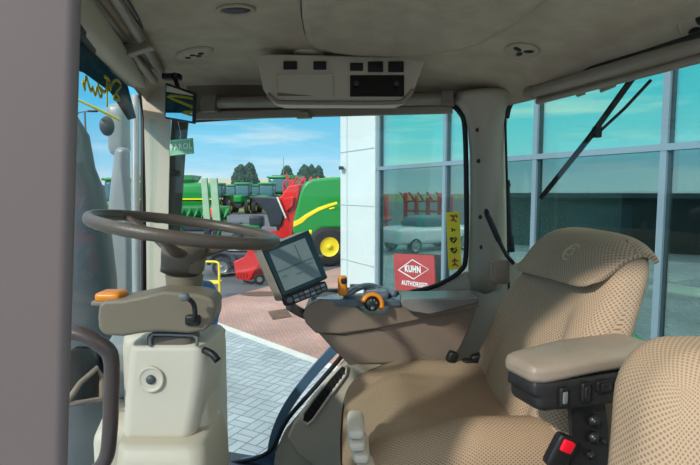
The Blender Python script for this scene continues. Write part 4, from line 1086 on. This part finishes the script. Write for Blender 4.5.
# two tall pale ramps
for i, (x0, x1, lab) in enumerate(((201.5,208,'left of the two tall pale green loading ramps'), (210.5,218,'right of the two tall pale green loading ramps'))):
    Yp = 27
    t = thing('loading_ramp', lab, 'ramp', G((x0+x1)/2, 238), 'tall loading ramps')
    z0, z1 = 1.2, 3.3
    X0, X1 = (x0-350)/500*Yp, (x1-350)/500*Yp
    z1 = P(0,178,Yp).z
    obj('ramp_plate', prism([V((X0,Yp,z1)), V((X1-.03,Yp,z1)), V((X1+.12,Yp,.9)), V((X0+.1,Yp,.9))], (0,.12,0)), 'pale_green', t, bevel=.02)
    obj('ramp_edge', tube([(X1,Yp-.02,z1),(X1+.15,Yp-.02,.9)], .03, 6), 'mid_green', t)
    obj('ramp_foot', box(((X0+X1)/2+.1,Yp+.1,.5), (X1-X0,.2,1.0)), 'machine_black', t)
tag(obj('flatbed_trailer', rbox((3.0,1.5,.5), .08, 4, None, Matrix.Translation(((212-350)/500*28,28.3,.6))), 'machine_black'), 'low dark trailer carrying the tall pale ramps', 'trailer')
# ---- red tillage machines on the skyline
def red_machine(c, label, rot=0):
    t = thing('folded_cultivator', label, 'cultivator', (0,0,0), 'folded red cultivators')
    obj('main_frame', box((0,0,1.0), (3.2,1.0,.35)), 'machine_red', t)
    for k in range(5): obj('upright', box((-1.4+k*.7,0,2.2+.25*math.sin(k*2)), (.22,.4,2.4)), 'machine_red', t)
    for k in range(2): obj('cross_bar', box((0,0,2.0+k*.9), (3.0,.3,.16)), 'machine_red', t)
    for k in range(6): obj('tine', tube([V((-1.4+k*.56,-.3,3.0)), V((-1.3+k*.56,-.5,3.4)), V((-1.1+k*.56,-.4,3.7))], .07, 6), 'machine_red', t)
    for sx in (-1,1): wheel_parts(t, V((sx*1.2,0,.5)), (1,0,0), .5, .35, 'machine_red')
    t.location = c; t.rotation_euler = (0,0,rot); return t
q0 = red_machine(((300-350)/500*45,45,0), 'folded red cultivator rising behind the left end of the baler')
for px, Y, rz, lab in ((311,40,.2,'tallest folded red cultivator above the baler roof'), (327,46,-.3,'folded red cultivator behind the middle of the baler roof'), (339,43,.1,'folded red cultivator next to the white building corner')):
    c_ = copy_tree(q0); c_.location = ((px-350)/500*Y, Y, 0); c_.rotation_euler = (0,0,rz); c_['label'] = lab
rp = thing('red_harrow', 'red harrow frame with raised arm left of the baler', 'harrow', ((296-350)/500*30,30,0))
c = V(((292-350)/500*30,30,0))
obj('harrow_frame', rbox((1.3,1,.9), .1, 4, None, Matrix.Translation(c+V((0,0,1.6)))), 'machine_red', rp)
obj('raised_arm', tube([c+V((.2,0,2.0)), c+V((-.3,0,3.6))], .07, 8), 'machine_red', rp)
wheel_parts(rp, c+V((-.3,-.4,.6)), (.3,-1,0), .6, .4, 'jd_yellow')
# ---- trees
def tree(px, ytop, Y, w, label, conifer=True):
    x = (px-350)/500*Y; h = 2.6+(191-ytop)/500*Y
    t = thing('tree', label, 'tree', (x,Y,0), 'trees on the skyline')
    obj('trunk', tube_r([(x,Y,0),(x,Y,h*.6)], [.25,.12], 8), 'bark', t)
    b = bmesh.new(); rng = random.Random(int(px*7))
    for k in range(230):
        v = rng.random()**.8; z = h*(.12+.86*v); r = 1.25*w*(1-v)**.5*rng.uniform(.5,1)*(1 if v > .1 else .7); a = rng.random()*2*PI
        c = V((x+r*math.cos(a), Y+r*math.sin(a), z)); s_ = w*rng.uniform(.14,.30)
        M4 = Matrix.Translation(c) @ Matrix.Rotation(rng.random()*6, 4, 'Z') @ Matrix.Diagonal((s_, s_, s_*1.4, 1))
        bmesh.ops.create_icosphere(b, subdivisions=1, radius=1, matrix=M4)
    obj('crown', b, 'tree', t, smooth=False)
tree(241,166.5,95,1.9,'narrow dark conifer, left of the pair on the skyline'); tree(250,165,104,2.1,'fuller dark conifer, right of the pair on the skyline')
tree(287.5,167,108,1.9,'single dark tree behind the distant combine'); tree(305,166,95,1.8,'dark tree left behind the red cultivators'); tree(312,166.5,102,1.7,'middle dark tree behind the red cultivators'); tree(319,167,112,1.6,'dark tree right behind the red cultivators')
# low far hedge, far sheds
hg = bmesh.new(); rng = random.Random(3)
for k in range(150):
    x = -140+k*1.15; bmesh.ops.create_icosphere(hg, subdivisions=1, radius=1, matrix=Matrix.Translation((x,150+rng.uniform(-2,2),rng.uniform(1.5,3.2))) @ Matrix.Diagonal((2.2,1.5,rng.uniform(1.3,2.6),1)))
tag(obj('far_hedge', hg, 'tree', smooth=False), 'low dark hedge line along the horizon behind the machines', 'hedge', kind='stuff')
for px, w_, lab in ((222,14,'long low pale shed on the horizon left of the conifers'), (268,10,'low pale shed on the horizon right of the conifers')):
    x = (px-350)/500*140-2; t = thing('far_shed', lab, 'building', (x,140,0))
    obj('shed_walls', box((x,140,2.2), (w_,8,4.4)), 'far_roof', t, smooth=False)
    obj('shed_roof', prism([V((x-w_/2-.3,135.5,4.4)), V((x-w_/2-.3,144.5,4.4)), V((x-w_/2-.3,140,6.0))], (w_+.6,0,0)), 'far_roof', t, smooth=False)
# lamp poles
for px, yt, Y, lab in ((89,113,28,'tall lamp pole seen through the windshield'), (284,158,100,'thin far mast left of the tree behind the combine')):
    x = (px-350)/500*Y; zt = 2.6+(191-yt)/500*Y; t = thing('lamp_pole', lab, 'lamp pole', (x,Y,0))
    obj('pole', tube_r([(x,Y,0),(x,Y,zt)], [.08,.05], 8), 'grey', t)
    if Y < 50: obj('lamp_arm', tube([(x-.55,Y,zt-.1),(x,Y,zt),(x+.55,Y,zt)], .035, 6), 'grey', t); obj('lamp_head', box((x+.45,Y,zt+.02), (.5,.2,.1)), 'stack_grey', t); obj('lamp_head', box((x-.6,Y,zt-.12), (.4,.2,.1)), 'stack_grey', t)
# green tractor mudguard behind the rear window
fd = thing('parked_mower', 'rounded green mower body just behind the rear window', 'mower', (1.4,2.6,0))
obj('mower_body', rbox((.9,.7,.55), .24, 8, None, Matrix.Translation(P(612,355,2.6)+V((-.27,0,-.10)))), 'jd_green', fd)
obj('mower_stand', box((P(612,355,2.6).x-.27,2.6,.75), (.6,.5,1.4)), 'machine_black', fd, bevel=.04)
wheel_parts(fd, V((P(612,355,2.6).x-.45, 2.3, .35)), (.3,-1,0), .35, .25, 'jd_yellow')
wheel_parts(fd, V((P(612,355,2.6).x-.1, 2.9, .35)), (.3,-1,0), .35, .25, 'jd_yellow')
# person in hi-vis
def person(c, s, rz, label, jm, lm):
    t = thing('person', label, 'person', c)
    def skin(name, vs, es, rad, m, par):
        me = bpy.data.meshes.new(name); me.from_pydata([tuple(Matrix.Rotation(rz,3,'Z') @ V(v)*s) for v in vs], es, []); me.materials.append(M[m])
        o = bpy.data.objects.new(name, me); COL.objects.link(o); o.parent = par
        md = o.modifiers.new('skin', 'SKIN'); me.skin_vertices.new() if not me.skin_vertices else None
        for i, r in enumerate(rad): me.skin_vertices[0].data[i].radius = (r*s, r*s)
        me.skin_vertices[0].data[0].use_root = True
        sb = o.modifiers.new('sub', 'SUBSURF'); sb.levels = 1; sb.render_levels = 2; return o
    vs = [(0,0,.95),(0,0,1.15),(0,0,1.38),(0,0,1.50),(0,-.01,1.63),(0,-.01,1.72),(.19,0,1.42),(.25,-.03,1.14),(.24,-.12,.92),(.24,-.16,.84),(-.19,0,1.42),(-.25,-.03,1.14),(-.24,-.12,.92),(-.24,-.16,.84),
          (.10,0,.90),(.11,-.02,.50),(.11,.02,.08),(.11,-.14,.04),(-.10,0,.90),(-.11,-.02,.50),(-.11,.02,.08),(-.11,-.14,.04)]
    es = [(0,1),(1,2),(2,3),(3,4),(4,5),(2,6),(6,7),(7,8),(8,9),(2,10),(10,11),(11,12),(12,13),(0,14),(14,15),(15,16),(16,17),(0,18),(18,19),(19,20),(20,21)]
    rd = [.15,.14,.16,.06,.10,.08,.07,.05,.04,.04,.07,.05,.04,.04,.10,.07,.05,.045,.10,.07,.05,.045]
    bdy = skin('body', vs, es, rd, 'skin', t)
    jv = [(0,0,.92),(0,0,1.15),(0,0,1.40),(.20,0,1.42),(.26,-.03,1.14),(.25,-.12,.93),(-.20,0,1.42),(-.26,-.03,1.14),(-.25,-.12,.93)]
    skin('jacket', jv, [(0,1),(1,2),(2,3),(3,4),(4,5),(2,6),(6,7),(7,8)], [.18,.165,.18,.085,.065,.055,.085,.065,.055], jm, t)
    skin('trousers', [(0,0,.95),(.11,0,.86),(.115,-.02,.50),(.115,.02,.10),(-.11,0,.86),(-.115,-.02,.50),(-.115,.02,.10)], [(0,1),(1,2),(2,3),(0,4),(4,5),(5,6)], [.155,.11,.085,.065,.11,.085,.065], lm, t)
    b = bmesh.new(); bmesh.ops.create_uvsphere(b, u_segments=12, v_segments=8, radius=.11*s, matrix=Matrix.Translation(V(c)+V((0,.02*s,1.70*s))) @ Matrix.Diagonal((1,1,.85,1)))
    obj('hair', b, 'hair', t)
Yp = 31
person(((213-350)/500*Yp,Yp,0), 1.05, 0, 'person in an orange hi-vis jacket standing out in the yard', 'orange_vest', 'navy')

# ---- things on the far side of the yard, seen only reflected in the showroom glass
cr = thing('parked_car', 'white car mirrored in the showroom window', 'car', (-12.7,13.3,0))
cm = Matrix.Translation((-12.7,13.3,0)) @ Matrix.Rotation(math.radians(25), 4, 'Z')
def card(p):
    return p
obj('car_body', rbox((4.4,1.8,.75), .25, 6, None, cm @ Matrix.Translation((0,0,.72))), 'car_white', cr)
obj('car_cabin', rbox((2.3,1.5,.6), .25, 6, lambda p: (p.x*(1-.3*(p.z+.3)), p.y*(1-.15*(p.z+.3)), p.z), cm @ Matrix.Translation((-.1,0,1.25))), 'cab_glass', cr)
for sx in (-1.35,1.35):
    for sy in (-.8,.8): wheel_parts(cr, cm @ V((sx,sy,.33)), cm.to_3x3() @ V((0,1,0)), .33, .22, 'grey_metal', .65)

for X_, Y_, L_, lab in ((-17,-5,32,'long low dark block added out of view to darken reflections in the showroom glass'),):
    t = thing('dark_reflection_block', lab, 'building', (X_,Y_,0))  # unseen dark block added so the lower glass reflects dark
    obj('block_walls', box((X_-3,Y_,1.15), (6,L_,2.3)), 'chair_dark', t, smooth=False)
    obj('block_top', box((X_-3,Y_,2.4), (6.6,L_+.6,.2)), 'show_wall', t, smooth=False)
    for k in range(6): obj('block_panel', box((X_+.03,Y_-L_/2+3+k*5,1.0), (.06,2.6,2.0)), 'mullion_dark' if k % 2 else 'machine_black', t, smooth=False)
for x, y, rz, lab in ((-21,17,1.3,'red cultivator behind the white car, mirrored in the showroom glass'), (-22,22,1.5,'second red cultivator farther along behind the white car, mirrored in the glass'), (-20,27,1.4,'third red cultivator at the far end of the yard side, mirrored in the glass')):
    c_ = copy_tree(q0); c_.location = (x, y, 0); c_.rotation_euler = (0,0,rz); c_.scale = (1,1,.68); c_['label'] = lab

ped.location.x -= .007
bpy.context.view_layer.update(); dg = bpy.context.evaluated_depsgraph_get()
hit, hc, hn, _, _, _ = S.ray_cast(dg, EYE, ray(571,252).normalized())
if hit and (hc-EYE).length < 2:
    ef = frame(hc, V((.2,-1,0)), z=hn)
    obj('stitched_emblem', lathe([(.019,-.002),(.0205,.0012),(.023,.0012),(.0245,-.002)], ef, 30, cap=False), 'emblem', hp)
    obj('emblem_motif', tube([ef @ V(p) for p in ((-.010,.006,.001),(-.002,.010,.001),(.008,.006,.001),(.004,0,.001),(.010,-.006,.001),(-.004,-.010,.001),(-.012,-.004,.001))], .0018, 5, smooth=3, flat=.6, upv=hn), 'emblem', hp)
# ================================================================== SKY, SUN, CAMERA
w = bpy.data.worlds.new('world'); S.world = w; w.use_nodes = True; nt = w.node_tree; N = nt.nodes; L = nt.links
bg = N['Background']
tc = N.new('ShaderNodeTexCoord'); sep = N.new('ShaderNodeSeparateXYZ'); L.new(tc.outputs['Generated'], sep.inputs[0])
rp_ = N.new('ShaderNodeValToRGB'); cr_ = rp_.color_ramp
cr_.elements[0].position = 0; cr_.elements[0].color = (*hexc(205,230,243), 1)
cr_.elements[1].position = .5; cr_.elements[1].color = (*hexc(70,150,215), 1)
e = cr_.elements.new(.06); e.color = (*hexc(158,216,246), 1); e = cr_.elements.new(.16); e.color = (*hexc(100,200,240), 1)
L.new(sep.outputs['Z'], rp_.inputs[0])
mp = N.new('ShaderNodeMapping'); mp.inputs['Scale'].default_value = (1.2,1.2,11); L.new(tc.outputs['Generated'], mp.inputs[0])
nz = N.new('ShaderNodeTexNoise'); nz.inputs['Scale'].default_value = 2.4; nz.inputs['Detail'].default_value = 7; nz.inputs['Roughness'].default_value = .55; L.new(mp.outputs[0], nz.inputs['Vector'])
cl = N.new('ShaderNodeMapRange'); cl.inputs[1].default_value = .5; cl.inputs[2].default_value = .72; cl.inputs[4].default_value = .8; L.new(nz.outputs['Fac'], cl.inputs[0])
mx = N.new('ShaderNodeMixRGB'); L.new(cl.outputs[0], mx.inputs[0]); L.new(rp_.outputs[0], mx.inputs[1]); mx.inputs[2].default_value = (*hexc(232,242,248), 1)
hz = N.new('ShaderNodeMapRange'); hz.interpolation_type = 'SMOOTHSTEP'; hz.inputs[1].default_value = .22; hz.inputs[2].default_value = .55; hz.inputs[3].default_value = 0; hz.inputs[4].default_value = .8
L.new(sep.outputs['Z'], hz.inputs[0])
nz2 = N.new('ShaderNodeTexNoise'); nz2.inputs['Scale'].default_value = 3; nz2.inputs['Detail'].default_value = 5; L.new(tc.outputs['Generated'], nz2.inputs['Vector'])
mr2 = N.new('ShaderNodeMapRange'); mr2.inputs[1].default_value = .35; mr2.inputs[2].default_value = .6; mr2.inputs[3].default_value = .45; mr2.inputs[4].default_value = 1; L.new(nz2.outputs['Fac'], mr2.inputs[0])
mu = N.new('ShaderNodeMath'); mu.operation = 'MULTIPLY'; L.new(hz.outputs[0], mu.inputs[0]); L.new(mr2.outputs[0], mu.inputs[1])
mx2 = N.new('ShaderNodeMixRGB'); L.new(mu.outputs[0], mx2.inputs[0]); L.new(mx.outputs[0], mx2.inputs[1]); mx2.inputs[2].default_value = (2.0,1.9,1.78,1)
L.new(mx2.outputs[0], bg.inputs['Color']); bg.inputs['Strength'].default_value = 1.1
sl = bpy.data.lights.new('sun', 'SUN'); sl.energy = 3.3; sl.angle = math.radians(2.5); sl.color = (1,.95,.87)
so = bpy.data.objects.new('sun', sl); COL.objects.link(so)
sd = V((-.52,-.66,.54)).normalized(); so.rotation_euler = sd.to_track_quat('Z','Y').to_euler(); so.location = (0,0,12)
cam = bpy.data.cameras.new('camera'); cam.sensor_width = 36; cam.lens = FOC*36/700; cam.clip_start = .02; cam.clip_end = 1200
co_ = bpy.data.objects.new('camera', cam); COL.objects.link(co_); co_.location = EYE; co_.rotation_euler = (PI/2-PITCH, 0, 0)
S.camera = co_
S.view_settings.view_transform = 'Standard'; S.view_settings.look = 'None'; S.view_settings.gamma = 1; S.view_settings.exposure = 0
S.view_settings.use_curve_mapping = False
S.cycles.max_bounces = 10; S.cycles.transparent_max_bounces = 16
